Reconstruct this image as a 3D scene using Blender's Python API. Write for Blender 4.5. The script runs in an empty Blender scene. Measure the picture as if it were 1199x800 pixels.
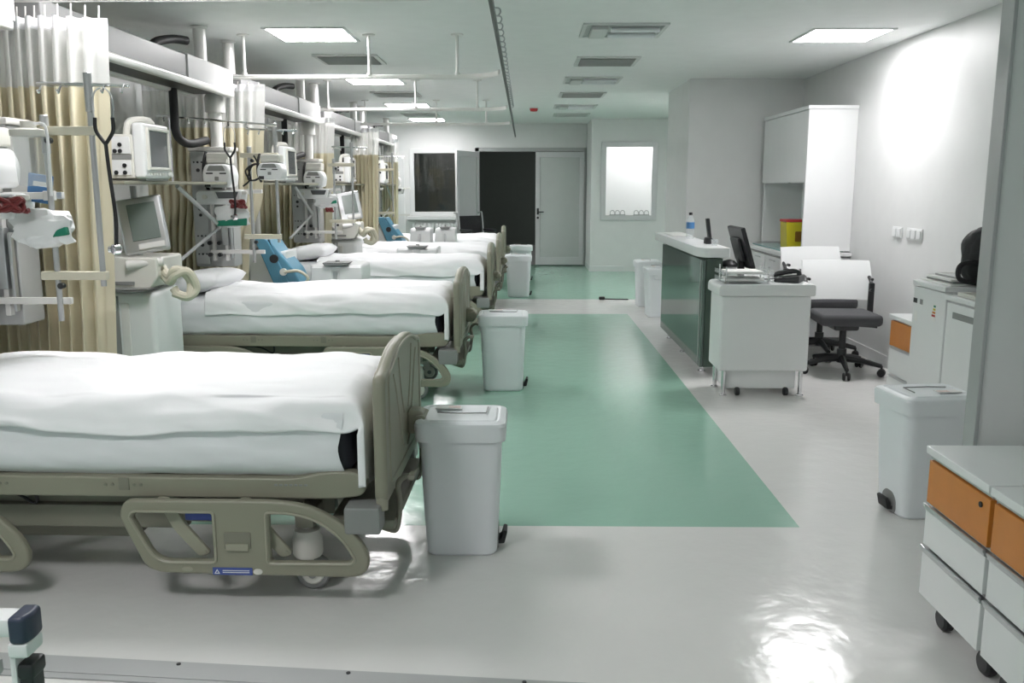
import bpy, bmesh, math, random
from mathutils import Vector, Matrix, noise
random.seed(7)
PI = math.pi
S = bpy.context.scene
C = S.collection

# ------------------------------------------------------------------ materials
def mat(name, col, rough=0.5, metal=0.0, var=0.04, scale=6.0, bump=0.0, bscale=60.0, spec=0.5, coat=0.0, alpha=None, trans=0.0, emis=None, es=0.0):
    m = bpy.data.materials.new(name); m.use_nodes = True
    nt = m.node_tree; b = nt.nodes['Principled BSDF']
    b.inputs['Roughness'].default_value = rough
    b.inputs['Metallic'].default_value = metal
    b.inputs['Specular IOR Level'].default_value = spec
    b.inputs['Coat Weight'].default_value = coat
    b.inputs['Transmission Weight'].default_value = trans
    tc = nt.nodes.new('ShaderNodeTexCoord')
    n = nt.nodes.new('ShaderNodeTexNoise'); n.inputs['Scale'].default_value = scale; n.inputs['Detail'].default_value = 3
    nt.links.new(tc.outputs['Object'], n.inputs['Vector'])
    mx = nt.nodes.new('ShaderNodeMix'); mx.data_type = 'RGBA'
    c = Vector(col)
    mx.inputs[6].default_value = (*(c*(1-var)), 1); mx.inputs[7].default_value = (*[min(1, v) for v in c*(1+var)], 1)
    nt.links.new(n.outputs['Fac'], mx.inputs[0]); nt.links.new(mx.outputs[2], b.inputs['Base Color'])
    if bump > 0:
        n2 = nt.nodes.new('ShaderNodeTexNoise'); n2.inputs['Scale'].default_value = bscale; n2.inputs['Detail'].default_value = 4
        nt.links.new(tc.outputs['Object'], n2.inputs['Vector'])
        bp = nt.nodes.new('ShaderNodeBump'); bp.inputs['Strength'].default_value = bump; bp.inputs['Distance'].default_value = 0.01
        nt.links.new(n2.outputs['Fac'], bp.inputs['Height']); nt.links.new(bp.outputs['Normal'], b.inputs['Normal'])
    if alpha is not None: b.inputs['Alpha'].default_value = alpha
    if emis: b.inputs['Emission Color'].default_value = (*emis, 1); b.inputs['Emission Strength'].default_value = es
    return m

def floor_mat(name, col, rough=0.16):
    m = mat(name, col, rough, var=0.03, scale=1.5, spec=0.5, coat=0.0)
    nt = m.node_tree; b = nt.nodes['Principled BSDF']
    tc = nt.nodes.new('ShaderNodeTexCoord')
    a = nt.nodes.new('ShaderNodeTexNoise'); a.inputs['Scale'].default_value = 9.0; a.inputs['Detail'].default_value = 2
    d = nt.nodes.new('ShaderNodeTexNoise'); d.inputs['Scale'].default_value = 40.0; d.inputs['Detail'].default_value = 2
    nt.links.new(tc.outputs['Object'], a.inputs['Vector']); nt.links.new(tc.outputs['Object'], d.inputs['Vector'])
    ad = nt.nodes.new('ShaderNodeMath'); ad.operation = 'MULTIPLY_ADD'; ad.inputs[1].default_value = 0.12
    nt.links.new(d.outputs['Fac'], ad.inputs[0]); nt.links.new(a.outputs['Fac'], ad.inputs[2])
    bp = nt.nodes.new('ShaderNodeBump'); bp.inputs['Strength'].default_value = 0.5; bp.inputs['Distance'].default_value = 0.0055
    nt.links.new(ad.outputs[0], bp.inputs['Height']); nt.links.new(bp.outputs['Normal'], b.inputs['Normal'])
    r = nt.nodes.new('ShaderNodeMapRange'); r.inputs[3].default_value = rough*0.75; r.inputs[4].default_value = rough*1.35
    nt.links.new(a.outputs['Fac'], r.inputs[0]); nt.links.new(r.outputs[0], b.inputs['Roughness'])
    return m

M = {}
M['wall'] = mat('wall_paint', (0.68, 0.685, 0.68), 0.45, bump=0.03, bscale=150)
M['ceil'] = mat('ceiling_paint', (0.83, 0.835, 0.83), 0.75)
M['floor'] = floor_mat('pale_vinyl', (0.715, 0.71, 0.695))
M['green'] = floor_mat('green_vinyl', (0.30, 0.50, 0.40))
M['trim'] = mat('white_trim', (0.66, 0.67, 0.67), 0.4)
M['alu'] = mat('aluminium', (0.55, 0.56, 0.57), 0.35, 0.85)
M['grey_alu'] = mat('painted_aluminium', (0.42, 0.43, 0.43), 0.4, 0.3)
M['alu_l'] = mat('pale_aluminium', (0.56, 0.56, 0.57), 0.4, 0.1)
M['chrome'] = mat('chrome', (0.75, 0.75, 0.76), 0.15, 1.0)
M['darkroom'] = mat('unlit_toned_wall', (0.115, 0.14, 0.12), 0.8)  # gloom of the unlit far room put into the wall colour
M['beige'] = mat('beige_plastic', (0.255, 0.248, 0.19), 0.4, var=0.03)
M['beige_l'] = mat('light_beige_plastic', (0.31, 0.30, 0.235), 0.38)
M['greyblock'] = mat('grey_plastic', (0.24, 0.245, 0.24), 0.45)
M['under'] = mat('underframe_paint', (0.20, 0.195, 0.155), 0.5)
M['dark'] = mat('dark_plastic', (0.018, 0.019, 0.021), 0.4)
M['black'] = mat('black_rubber', (0.012, 0.012, 0.013), 0.55)
M['navy'] = mat('navy_cover', (0.012, 0.013, 0.02), 0.6, bump=0.1)
M['sheet'] = mat('white_cotton', (0.87, 0.87, 0.885), 0.85, var=0.02, bump=0.12, bscale=500, spec=0.15)
M['sheet2'] = mat('white_fitted_cotton', (0.74, 0.75, 0.77), 0.85, var=0.02, bump=0.12, bscale=500, spec=0.15)
M['white'] = mat('white_enamel', (0.74, 0.75, 0.75), 0.3, var=0.02)
M['offwhite'] = mat('offwhite_plastic', (0.68, 0.67, 0.62), 0.4, var=0.02)
M['cream'] = mat('cream_plastic', (0.60, 0.57, 0.46), 0.45)
M['binw'] = mat('bluish_white_plastic', (0.74, 0.77, 0.79), 0.42, var=0.02)
M['col'] = mat('grey_steel_panel', (0.40, 0.405, 0.40), 0.4, 0.2)
M['beam'] = mat('brushed_beam', (0.22, 0.22, 0.22), 0.42, 0.0)
M['beam_end'] = mat('pale_beam_cover', (0.42, 0.42, 0.42), 0.4)
M['lip'] = mat('pale_rail', (0.72, 0.71, 0.69), 0.3, 0.1)
M['screen'] = mat('grey_screen', (0.10, 0.105, 0.11), 0.18)
M['screen_g'] = mat('green_grey_screen', (0.16, 0.19, 0.175), 0.2)
M['blue'] = mat('blue_plastic', (0.085, 0.25, 0.36), 0.4)
M['bluelabel'] = mat('blue_label', (0.06, 0.095, 0.32), 0.5)
M['bluecard'] = mat('blue_card', (0.07, 0.20, 0.42), 0.5)
M['red'] = mat('dark_red_tubing', (0.16, 0.02, 0.02), 0.35)
M['redp'] = mat('red_plastic', (0.45, 0.03, 0.03), 0.4)
M['greenb'] = mat('green_band', (0.01, 0.20, 0.12), 0.5)
M['orange'] = mat('orange_laminate', (0.56, 0.20, 0.03), 0.35, var=0.10, scale=12)
M['cgreen'] = mat('green_back_glass', (0.10, 0.138, 0.120), 0.06, spec=0.75)
M['yellow'] = mat('yellow_plastic', (0.55, 0.47, 0.02), 0.4)
M['fabric_g'] = mat('charcoal_fabric', (0.07, 0.07, 0.075), 0.9, bump=0.2, bscale=300)
M['teal'] = mat('teal_glass', (0.17, 0.33, 0.32), 0.15)
M['paper'] = mat('paper', (0.78, 0.78, 0.76), 0.7)
M['lid'] = mat('pale_label', (0.70, 0.55, 0.52), 0.5)
M['pane'] = mat('dark_pane', (0.02, 0.022, 0.022), 0.06, spec=0.6, trans=0.0)
M['doorpanel'] = mat('grey_frosted_panel', (0.50, 0.52, 0.51), 0.25, spec=0.6)
M['bagblack'] = mat('black_nylon', (0.008, 0.008, 0.010), 0.6, bump=0.3, bscale=40)
M['lamp'] = mat('lamp_diffuser', (0.8, 0.8, 0.8), 0.5, emis=(1.0, 0.975, 0.985), es=16.0)
M['unlit'] = mat('unlit_tube', (0.80, 0.82, 0.84), 0.3)
M['ventdark'] = mat('vent_cavity', (0.22, 0.22, 0.22), 0.7)
M['vent'] = mat('vent_paint', (0.58, 0.59, 0.58), 0.4)
M['clear'] = mat('clear_plastic', (0.9, 0.92, 0.93), 0.06, trans=0.9, var=0.0)
def clear_mat():
    m = bpy.data.materials.new('thin_clear_plastic'); m.use_nodes = True
    nt = m.node_tree; b = nt.nodes['Principled BSDF']
    b.inputs['Base Color'].default_value = (.85, .87, .88, 1); b.inputs['Roughness'].default_value = .08
    tr = nt.nodes.new('ShaderNodeBsdfTransparent'); tr.inputs['Color'].default_value = (.96, .97, .97, 1)
    c = nt.nodes.new('ShaderNodeMixShader'); c.inputs[0].default_value = .78
    nt.links.new(b.outputs[0], c.inputs[1]); nt.links.new(tr.outputs[0], c.inputs[2])
    nt.links.new(c.outputs[0], nt.nodes['Material Output'].inputs['Surface'])
    return m
M['clear'] = clear_mat()
M['glass'] = mat('window_glass', (0.92, 0.95, 0.94), 0.03, trans=1.0, var=0.0)
M['wired'] = mat('frosted_glass', (0.92, 0.93, 0.93), 0.5, trans=0.85, var=0.0)

def curtain_mat():
    m = mat('cream_curtain', (0.66, 0.61, 0.455), 0.9, var=0.03, bump=0.15, bscale=300, spec=0.1)
    return m
M['curtain'] = curtain_mat()
def net_mat():
    m = bpy.data.materials.new('white_net'); m.use_nodes = True
    nt = m.node_tree; b = nt.nodes['Principled BSDF']
    b.inputs['Base Color'].default_value = (0.78, 0.78, 0.76, 1); b.inputs['Roughness'].default_value = 0.9
    tl = nt.nodes.new('ShaderNodeBsdfTranslucent'); tl.inputs['Color'].default_value = (0.8, 0.8, 0.78, 1)
    tr = nt.nodes.new('ShaderNodeBsdfTransparent')
    a = nt.nodes.new('ShaderNodeMixShader'); a.inputs[0].default_value = 0.35
    c = nt.nodes.new('ShaderNodeMixShader'); c.inputs[0].default_value = 0.16
    o = nt.nodes['Material Output']
    nt.links.new(b.outputs[0], a.inputs[1]); nt.links.new(tl.outputs[0], a.inputs[2])
    nt.links.new(a.outputs[0], c.inputs[1]); nt.links.new(tr.outputs[0], c.inputs[2])
    nt.links.new(c.outputs[0], o.inputs['Surface'])
    return m
M['net'] = net_mat()

# ------------------------------------------------------------------ mesh helpers
def NB(): return bmesh.new()
def merge(bm, t, mi=0, xf=None):
    for f in t.faces: f.material_index = mi
    if xf is not None: bmesh.ops.transform(t, matrix=xf, verts=t.verts)
    me = bpy.data.meshes.new('tmp'); t.to_mesh(me); t.free(); bm.from_mesh(me); bpy.data.meshes.remove(me)

def box(bm, x0, x1, y0, y1, z0, z1, r=0.004, seg=2, mi=0, xf=None):
    t = NB(); bmesh.ops.create_cube(t, size=1)
    for v in t.verts:
        v.co = Vector(((x0+x1)/2+v.co.x*(x1-x0), (y0+y1)/2+v.co.y*(y1-y0), (z0+z1)/2+v.co.z*(z1-z0)))
    r = min(r, 0.49*min(abs(x1-x0), abs(y1-y0), abs(z1-z0)))
    if r > 0: bmesh.ops.bevel(t, geom=list(t.edges), offset=r, segments=seg, affect='EDGES', profile=0.5)
    bmesh.ops.recalc_face_normals(t, faces=t.faces)
    merge(bm, t, mi, xf); return bm

def smooth_path(pts, n=6):
    P = [Vector(p) for p in pts]; out = []
    for i in range(len(P)-1):
        p0 = P[max(i-1, 0)]; p1 = P[i]; p2 = P[i+1]; p3 = P[min(i+2, len(P)-1)]
        for k in range(n):
            t = k/n
            out.append(0.5*((2*p1)+(p2-p0)*t+(2*p0-5*p1+4*p2-p3)*t*t+(3*p1-p0-3*p2+p3)*t**3))
    out.append(P[-1]); return out

def tube(bm, pts, r, n=10, mi=0, smooth=0, xf=None):
    P = smooth_path(pts, smooth) if smooth else [Vector(p) for p in pts]
    t = NB(); rings = []
    T = (P[1]-P[0]).normalized()
    u = T.orthogonal().normalized()
    for i, p in enumerate(P):
        Tn = (P[min(i+1, len(P)-1)]-P[max(i-1, 0)]).normalized()
        q = T.rotation_difference(Tn); u = (q @ u); u = (u - Tn*u.dot(Tn)).normalized(); T = Tn
        w = T.cross(u); rr = r[i] if isinstance(r, (list, tuple)) else r
        rings.append([t.verts.new(p+rr*(math.cos(a)*u+math.sin(a)*w)) for a in [2*PI*k/n for k in range(n)]])
    for a, b in zip(rings[:-1], rings[1:]):
        for k in range(n): t.faces.new((a[k], a[(k+1) % n], b[(k+1) % n], b[k]))
    t.faces.new(rings[0][::-1]); t.faces.new(rings[-1])
    bmesh.ops.recalc_face_normals(t, faces=t.faces)
    merge(bm, t, mi, xf); return bm

def cyl(bm, p0, p1, r, n=20, mi=0, bev=0.0):
    p0 = Vector(p0); p1 = Vector(p1); d = (p1-p0)
    if bev > 0:
        u = d.normalized()
        return tube(bm, [p0, p0+u*bev, p1-u*bev, p1], [r-bev, r, r, r-bev], n, mi)
    return tube(bm, [p0, p1], r, n, mi)

def lathe(bm, prof, cx=0, cy=0, n=24, mi=0, xf=None):
    t = NB(); rings = []
    for (r, z) in prof:
        rings.append([t.verts.new((cx+r*math.cos(2*PI*k/n), cy+r*math.sin(2*PI*k/n), z)) for k in range(n)])
    for a, b in zip(rings[:-1], rings[1:]):
        for k in range(n): t.faces.new((a[k], a[(k+1) % n], b[(k+1) % n], b[k]))
    t.faces.new(rings[0][::-1]); t.faces.new(rings[-1])
    bmesh.ops.recalc_face_normals(t, faces=t.faces)
    merge(bm, t, mi, xf); return bm

def rpoly(pts, rad=0.02, seg=4):
    out = []; n = len(pts)
    for i, p in enumerate(pts):
        r = rad[i] if isinstance(rad, (list, tuple)) else rad
        p = Vector(p); a = Vector(pts[i-1])-p; b = Vector(pts[(i+1) % n])-p
        la, lb = a.length, b.length; r = min(r, la*0.48, lb*0.48)
        if r <= 1e-5: out.append(p); continue
        A = p+a/la*r; B = p+b/lb*r
        for k in range(seg+1):
            t = k/seg; out.append((1-t)**2*A+2*t*(1-t)*p+t*t*B)
    return out

def prism(bm, outer, d0, d1, plane='xz', holes=(), bev=0.004, seg=2, mi=0, xf=None):
    t = NB(); edges = []
    for loop in [outer]+list(holes):
        vs = [t.verts.new((p[0], p[1], 0)) for p in loop]
        for k in range(len(vs)): edges.append(t.edges.new((vs[k], vs[(k+1) % len(vs)])))
    if holes:
        bmesh.ops.triangle_fill(t, edges=edges, use_beauty=True)
    else:
        t.faces.new(t.verts)
    g = bmesh.ops.extrude_face_region(t, geom=list(t.faces))
    for v in [e for e in g['geom'] if isinstance(e, bmesh.types.BMVert)]: v.co.z += (d1-d0)
    for v in t.verts:
        a, b, c = v.co.x, v.co.y, v.co.z+d0
        v.co = Vector((a, c, b)) if plane == 'xz' else (Vector((c, a, b)) if plane == 'yz' else Vector((a, b, c)))
    bmesh.ops.recalc_face_normals(t, faces=t.faces)
    if bev > 0:
        es = [e for e in t.edges if len(e.link_faces) == 2 and e.calc_face_angle(0) > 1.2]
        bmesh.ops.bevel(t, geom=es, offset=bev, segments=seg, affect='EDGES', profile=0.5)
    merge(bm, t, mi, xf); return bm

def grid(bm, fn, nu, nv, mi=0, xf=None):
    t = NB()
    V = [[t.verts.new(fn(i/nu, j/nv)) for j in range(nv+1)] for i in range(nu+1)]
    for i in range(nu):
        for j in range(nv): t.faces.new((V[i][j], V[i+1][j], V[i+1][j+1], V[i][j+1]))
    merge(bm, t, mi, xf); return bm

def blob(bm, c, s, sub=3, mi=0, disp=0.0, sc=6, power=1.0, xf=None):
    t = NB(); bmesh.ops.create_icosphere(t, subdivisions=sub, radius=1)
    for v in t.verts:
        d = v.co.normalized()
        if power != 1.0:
            d = Vector([math.copysign(abs(k)**power, k) for k in d])
        k = 1+disp*noise.noise(d*sc*0.4+Vector(c)*3)
        v.co = Vector((c[0]+d.x*s[0]*k, c[1]+d.y*s[1]*k, c[2]+d.z*s[2]*k))
    merge(bm, t, mi, xf); return bm

def obj(name, bm, mats, parent=None, loc=(0, 0, 0), ang=0.6):
    bm.normal_update()
    for f in bm.faces: f.smooth = True
    for e in bm.edges:
        if len(e.link_faces) == 2 and e.calc_face_angle(0) > ang: e.smooth = False
    me = bpy.data.meshes.new(name); bm.to_mesh(me); bm.free()
    for m in (mats if isinstance(mats, (list, tuple)) else [mats]): me.materials.append(M[m] if isinstance(m, str) else m)
    o = bpy.data.objects.new(name, me); C.objects.link(o); o.location = loc
    if parent: o.parent = parent
    if ang < 2:
        wn = o.modifiers.new('normals', 'WEIGHTED_NORMAL'); wn.keep_sharp = True
    return o

def tag(o, label, cat, group=None, kind=None):
    o['label'] = label; o['category'] = cat
    if group: o['group'] = group
    if kind: o['kind'] = kind
    return o
def thing(name, label, cat, loc=(0, 0, 0), rz=0.0, group=None):
    o = bpy.data.objects.new(name, None); C.objects.link(o); o.location = loc; o.rotation_euler = (0, 0, rz)
    o.empty_display_size = 0.1
    return tag(o, label, cat, group)
def struct(name, bm, mats, label, cat, ang=0.6, parent=None):
    o = obj(name, bm, mats, parent, ang=ang)
    if parent is None: tag(o, label, cat, None, 'structure')
    return o
def dup(root, loc, rz=None, label=None, group=None):
    def cp(o, parent):
        c = o.copy(); C.objects.link(c)
        if parent is not None: c.parent = parent
        for ch in kids.get(o, []): cp(ch, c)
        return c
    kids = {}
    for o in list(bpy.data.objects):
        if o.parent: kids.setdefault(o.parent, []).append(o)
    r = cp(root, None); r.location = loc
    if rz is not None: r.rotation_euler = (0, 0, rz)
    if label: r['label'] = label
    if group: r['group'] = group
    return r

H = 2.65   # ceiling height
XR, XL, YF = 3.04, -3.05, 16.93
PITCH = 2.95

# ------------------------------------------------------------------ setting
bm = NB()
def quad(bm, x0, x1, y0, y1, z, mi):
    vs = [bm.verts.new(p) for p in ((x0, y0, z), (x1, y0, z), (x1, y1, z), (x0, y1, z))]
    f = bm.faces.new(vs); f.material_index = mi
quad(bm, -3.4, 3.4, 2.45, 3.75, 0, 0)
quad(bm, -3.4, 1.232, 3.75, 10.42, 0, 1); quad(bm, 1.232, 3.4, 3.75, 10.42, 0, 0)
quad(bm, -3.4, 3.4, 10.42, 11.8, 0, 0)
quad(bm, -3.4, 3.4, 11.8, 17.1, 0, 1)
quad(bm, -3.4, 3.4, -1.5, 2.45, 0, 1)
quad(bm, -3.4, 3.4, 17.1, 23.2, 0, 0)
struct('floor', bm, ['floor', 'green'], 'glossy pale vinyl floor with large green rectangles along the ward', 'floor')
bm = NB(); box(bm, -3.4, 3.4, -1.5, 23.2, H, H+0.1, 0)
struct('ceiling', bm, 'ceil', 'smooth white suspended ceiling over the whole ward', 'ceiling')
bm = NB(); box(bm, XL-0.1, XL, -1.5, 23.2, 0, H, 0)
struct('wall_left', bm, 'wall', 'grey-white wall behind the bed heads and equipment', 'wall')
bm = NB(); box(bm, XR, XR+0.1, -1.5, YF+0.2, 0, H, 0)
struct('wall_right', bm, 'wall', 'plain white wall with bright lamp glow beside the white cupboard', 'wall')
# the block that closes the office niche
bm = NB(); box(bm, 1.80, XR, 9.95, 11.4, 0, H, 0)
struct('wall_niche', bm, 'wall', 'grey wall block standing behind the reception counter', 'wall')
# right side wall with the white window
WX0, WX1, WZ0, WZ1 = 1.365, 2.30, 0.93, 2.235
bm = NB()
box(bm, 1.17, WX0, 15.74, 15.9, 0, H, 0); box(bm, WX1, XR, 15.74, 15.9, 0, H, 0)
box(bm, WX0, WX1, 15.74, 15.9, 0, WZ0, 0); box(bm, WX0, WX1, 15.74, 15.9, WZ1, H, 0)
box(bm, 1.17, 1.30, 15.9, YF+0.1, 0, H, 0)
struct('wall_office', bm, 'wall', 'white wall around the bright white window at the far end', 'wall')
bm = NB()
DX0, DX1, DH = -0.87, 1.17, 2.16
AX0, AX1, AZ0, AZ1 = -2.14, -1.16, 0.96, 2.17
box(bm, XL, AX0, YF, YF+0.15, 0, H, 0); box(bm, AX1, DX0, YF, YF+0.15, 0, H, 0)
box(bm, AX0, AX1, YF, YF+0.15, 0, AZ0, 0); box(bm, AX0, AX1, YF, YF+0.15, AZ1, H, 0)
box(bm, DX0, DX1, YF, YF+0.15, DH, H, 0); box(bm, 1.17, XR, YF, YF+0.15, 0, H, 0)
struct('wall_far', bm, 'wall', 'far end wall of the ward around the dark doorway', 'wall')
# the unlit room beyond the doorway
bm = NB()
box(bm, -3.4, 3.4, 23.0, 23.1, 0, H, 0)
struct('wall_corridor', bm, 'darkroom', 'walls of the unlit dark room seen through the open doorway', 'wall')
# lit room behind the white window
bm = NB(); box(bm, 1.30, XR, 17.9, 18.0, 0, H, 0)
# (kept shallow: a bright room is all the frosted pane shows)
def window(n, x0, x1, y, z0, z1, pane, label, fw=0.06):
    w = thing('window_%d' % n, label, 'window', ((x0+x1)/2, y, z0)); w['kind'] = 'structure'
    cx = (x0+x1)/2; a, b, h = x0-cx, x1-cx, z1-z0
    f = NB(); prism(f, [(a-fw*.4, -fw*.4), (b+fw*.4, -fw*.4), (b+fw*.4, h+fw*.4), (a-fw*.4, h+fw*.4)], -0.03, 0.05, 'xz',
                    [[(a+fw, fw), (b-fw, fw), (b-fw, h-fw), (a+fw, h-fw)]], 0.006)
    obj('window_frame', f, 'alu_l' if n == 2 else 'trim', w)
    g = NB(); box(g, a+fw*.8, b-fw*.8, 0.005, 0.015, fw*.8, h-fw*.8, 0)
    obj('pane', g, pane, w)
    return w
bm.free()
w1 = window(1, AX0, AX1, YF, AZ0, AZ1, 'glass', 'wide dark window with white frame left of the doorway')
s = NB(); box(s, -0.56, 0.56, -0.13, 0.03, -0.09, -0.025, 0.01); obj('window_sill', s, 'trim', w1)
w2 = window(2, WX0, WX1, 15.74, WZ0, WZ1, 'wired', 'bright white frosted window in grey frame on far right wall', 0.062)
# the lit room behind window 2
bm = NB()
box(bm, 1.3, XR, YF-0.06, YF, 0, H, 0)
struct('wall_backroom', bm, 'wall', 'white wall of the lit room seen through the frosted window', 'wall')
# little wire racks on the window ledge
for k, (x, lab) in enumerate(((1.64, 'small wire rack on ledge at left of the white window'), (2.06, 'small wire rack on ledge at right of the white window'))):
    b = NB()
    for i in range(3):
        a = x-0.09+0.09*i
        tube(b, [(a-0.035, 15.725, WZ0+0.068), (a-0.035, 15.725, WZ0+0.125), (a, 15.725, WZ0+0.15), (a+0.035, 15.725, WZ0+0.125), (a+0.035, 15.725, WZ0+0.068)], 0.006, 6, smooth=3)
    tube(b, [(x-0.14, 15.725, WZ0+0.070), (x+0.14, 15.725, WZ0+0.070)], 0.008, 6)
    tag(obj('wire_rack', b, 'grey_alu'), lab, 'rack', 'wire racks on the white window ledge')

# doorway trim and doors
bm = NB()
box(bm, DX0-0.06, DX0+0.02, YF-0.03, YF+0.16, 0, DH+0.05, 0.005); box(bm, DX1-0.05, DX1-0.002, YF-0.03, YF+0.16, 0, DH+0.05, 0.005)
box(bm, DX0-0.06, DX1-0.002, YF-0.03, YF+0.16, DH-0.02, DH+0.05, 0.005)
struct('trim_1', bm, 'grey_alu', 'grey metal frame around the double doorway', 'door frame')
def door(n, loc, rz, wid, label, flip):
    d = thing('door_%d' % n, label, 'door', loc, rz); d['kind'] = 'structure'
    f = NB(); fw = 0.085
    prism(f, [(0, 0.02), (wid, 0.02), (wid, DH-0.03), (0, DH-0.03)], -0.022, 0.022, 'xz', [[(fw, 0.17), (wid-fw, 0.17), (wid-fw, DH-0.13), (fw, DH-0.13)]], 0.005)
    obj('door_frame', f, 'alu_l', d)
    p = NB(); box(p, fw-0.01, wid-fw+0.01, -0.008, 0.008, 0.16, DH-0.12, 0); obj('door_panel', p, 'doorpanel', d)
    hx = wid-0.045 if flip else 0.045
    h = NB(); sg = -1 if flip else 1
    cyl(h, (hx, -0.022, 1.02), (hx, -0.075, 1.02), 0.011, 10); tube(h, [(hx, -0.07, 1.02), (hx+sg*0.11, -0.07, 1.02)], 0.010, 10)
    box(h, hx-0.02, hx+0.02, -0.03, -0.021, 0.97, 1.09, 0.004); cyl(h, (hx, -0.02, 0.91), (hx, -0.034, 0.91), 0.022, 14)
    obj('door_handle', h, 'dark', d)
    for z in (0.3, 1.1, 1.9):
        g = NB(); cyl(g, (0.0 if flip else wid, -0.026, z-0.05), (0.0 if flip else wid, -0.026, z+0.05), 0.012, 10); obj('hinge', g, 'alu', d)
    return d
door(1, (DX0+0.0, YF-0.06, 0), math.radians(180+68), 0.93, 'left metal door leaf standing open toward the ward', True)
door(2, (0.21, YF-0.06, 0), 0, 0.91, 'closed grey panelled door leaf right of the dark doorway', False)

# partition end at the right with its strip
bm = NB(); box(bm, 1.632, XR, 3.095, 3.155, 0, H, 0.002)
struct('wall_front', bm, 'wall', 'grey partition wall edge standing behind the orange drawer units', 'wall')
bm = NB(); box(bm, 1.617, 1.632, 3.085, 3.165, 0, H, 0.003)
struct('trim_2', bm, 'grey_alu', 'thin metal edge strip down the partition wall end', 'trim')
# floor track
bm = NB()
box(bm, -3.0, 3.0, -0.062, 0.062, 0.0, 0.006, 0.002)
box(bm, -3.0, 3.0, -0.036, -0.026, 0.006, 0.0085, 0.001)
o = struct('trim_3', bm, mat('matte_track_metal', (0.40, 0.41, 0.41), 0.55, 0.2), 'metal floor track across the foreground threshold', 'floor track'); o.location = (0, 2.43, 0); o.rotation_euler = (0, 0, math.radians(-4.6))
for k in range(6):
    g = NB(); cyl(g, (-2.2+0.55*k, 0.045, 0.005), (-2.2+0.55*k, 0.045, 0.0085), 0.007, 10); obj('screw', g, 'dark', o)
bm = NB()
box(bm, XR-0.012, XR, 3.17, 9.95, 0, 0.10, 0.003)
struct('baseboard_right', bm, 'trim', 'low pale skirting along the right wall', 'skirting')
bm = NB(); box(bm, 1.17, 1.78, 15.73, 15.74, 0, 0.10, 0.002); box(bm, 1.16, 1.17, 15.73, YF-.04, 0, .1, .002)
struct('baseboard_office', bm, 'trim', 'low pale skirting under the white window', 'skirting')
bm = NB(); box(bm, -2.72, -2.27, YF-0.03, YF, 0.25, 2.05, 0.006)
struct('trim_4', bm, 'trim', 'tall white wall panel left of the dark window', 'wall panel')

# ------------------------------------------------------------------ ceiling fittings
def ceiling_light(x, y, label):
    t = thing('ceiling_light', label, 'ceiling light', (x, y, H-0.012), 0, 'square lit ceiling panels')
    return t
def build_light(t):
    f = NB(); prism(f, [(-.31, -.31), (.31, -.31), (.31, .31), (-.31, .31)], 0, 0.014, 'xy', [[(-.285, -.285), (.285, -.285), (.285, .285), (-.285, .285)]], 0.003)
    obj('frame', f, 'trim', t)
    d = NB(); box(d, -.285, .285, -.285, .285, 0.004, 0.010, 0); obj('diffuser', d, 'lamp', t)
LT = [(-1.63, 7.06, 'square lit ceiling panel nearest along the bed side'), (-1.66, 10.1, 'second lit ceiling panel above the beds, behind a curtain rail'),
      (-1.68, 13.05, 'third lit ceiling panel above the beds'), (-1.70, 15.85, 'lit ceiling panel above the beds nearest the dark window'),
      (-1.66, 1.15, 'lit ceiling panel over the threshold, outside the top left of the frame'),
      (-1.62, 4.1, 'lit ceiling panel above the foreground bed, out at the top of the frame'), (2.44, 7.15, 'square lit ceiling panel above the reception desk and chairs'),
      (2.6, 12.6, 'lit ceiling panel hidden beyond the grey wall block')]
l0 = None
for (x, y, lab) in LT:
    if l0 is None:
        l0 = ceiling_light(x, y, lab); build_light(l0)
    else: dup(l0, (x, y, H-0.012), None, lab)
dup(l0, (2.2, 16.4, H-0.012), None, 'lit ceiling panel inside the room behind the white window')

def louvre_light(x, y, label):
    t = thing('unlit_ceiling_light', label, 'ceiling light', (x, y, H-0.014), 0, 'unlit recessed lights over the aisle')
    f = NB(); prism(f, [(-.31, -.29), (.31, -.29), (.31, .29), (-.31, .29)], 0, 0.016, 'xy', [[(-.28, -.26), (.28, -.26), (.28, .26), (-.28, .26)]], 0.003); obj('frame', f, 'vent', t)
    b = NB(); box(b, -.28, .28, -.26, .26, 0.011, 0.0135, 0); obj('reflector', b, 'grey_alu', t)
    for yy in (-.12, .12):
        c = NB(); cyl(c, (-.10, yy, -0.006), (.26, yy, -0.006), 0.02, 12, bev=0.006); obj('lamp_tube', c, 'unlit', t)
    e = NB(); box(e, -.24, -.12, -.2, .2, -0.02, 0.011, 0.006); obj('ballast_cover', e, 'vent', t)
    return t
u0 = louvre_light(0.73, 6.9, 'unlit recessed aisle light nearest the camera')
dup(u0, (0.74, 10.05, H-0.014), None, 'unlit recessed aisle light between two ceiling vents, second from the camera')
dup(u0, (0.74, 13.3, H-0.014), None, 'unlit recessed aisle light farthest down the ceiling')
def vent(x, y, label):
    t = thing('ceiling_vent', label, 'air vent', (x, y, H-0.016), 0, 'square air vents in the ceiling')
    f = NB(); prism(f, [(-.29, -.29), (.29, -.29), (.29, .29), (-.29, .29)], 0, 0.018, 'xy', [[(-.25, -.25), (.25, -.25), (.25, .25), (-.25, .25)]], 0.004); obj('frame', f, 'vent', t)
    b = NB(); box(b, -.25, .25, -.25, .25, 0.012, 0.0155, 0); obj('cavity', b, 'ventdark', t)
    for k in range(9):
        yy = -.22+.055*k
        s = NB(); box(s, -.25, .25, -.018, .018, -.0015, .0015, 0, xf=Matrix.Translation((0, yy, 0.002)) @ Matrix.Rotation(0.6, 4, 'X')); obj('slat', s, 'vent', t)
    return t
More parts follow.
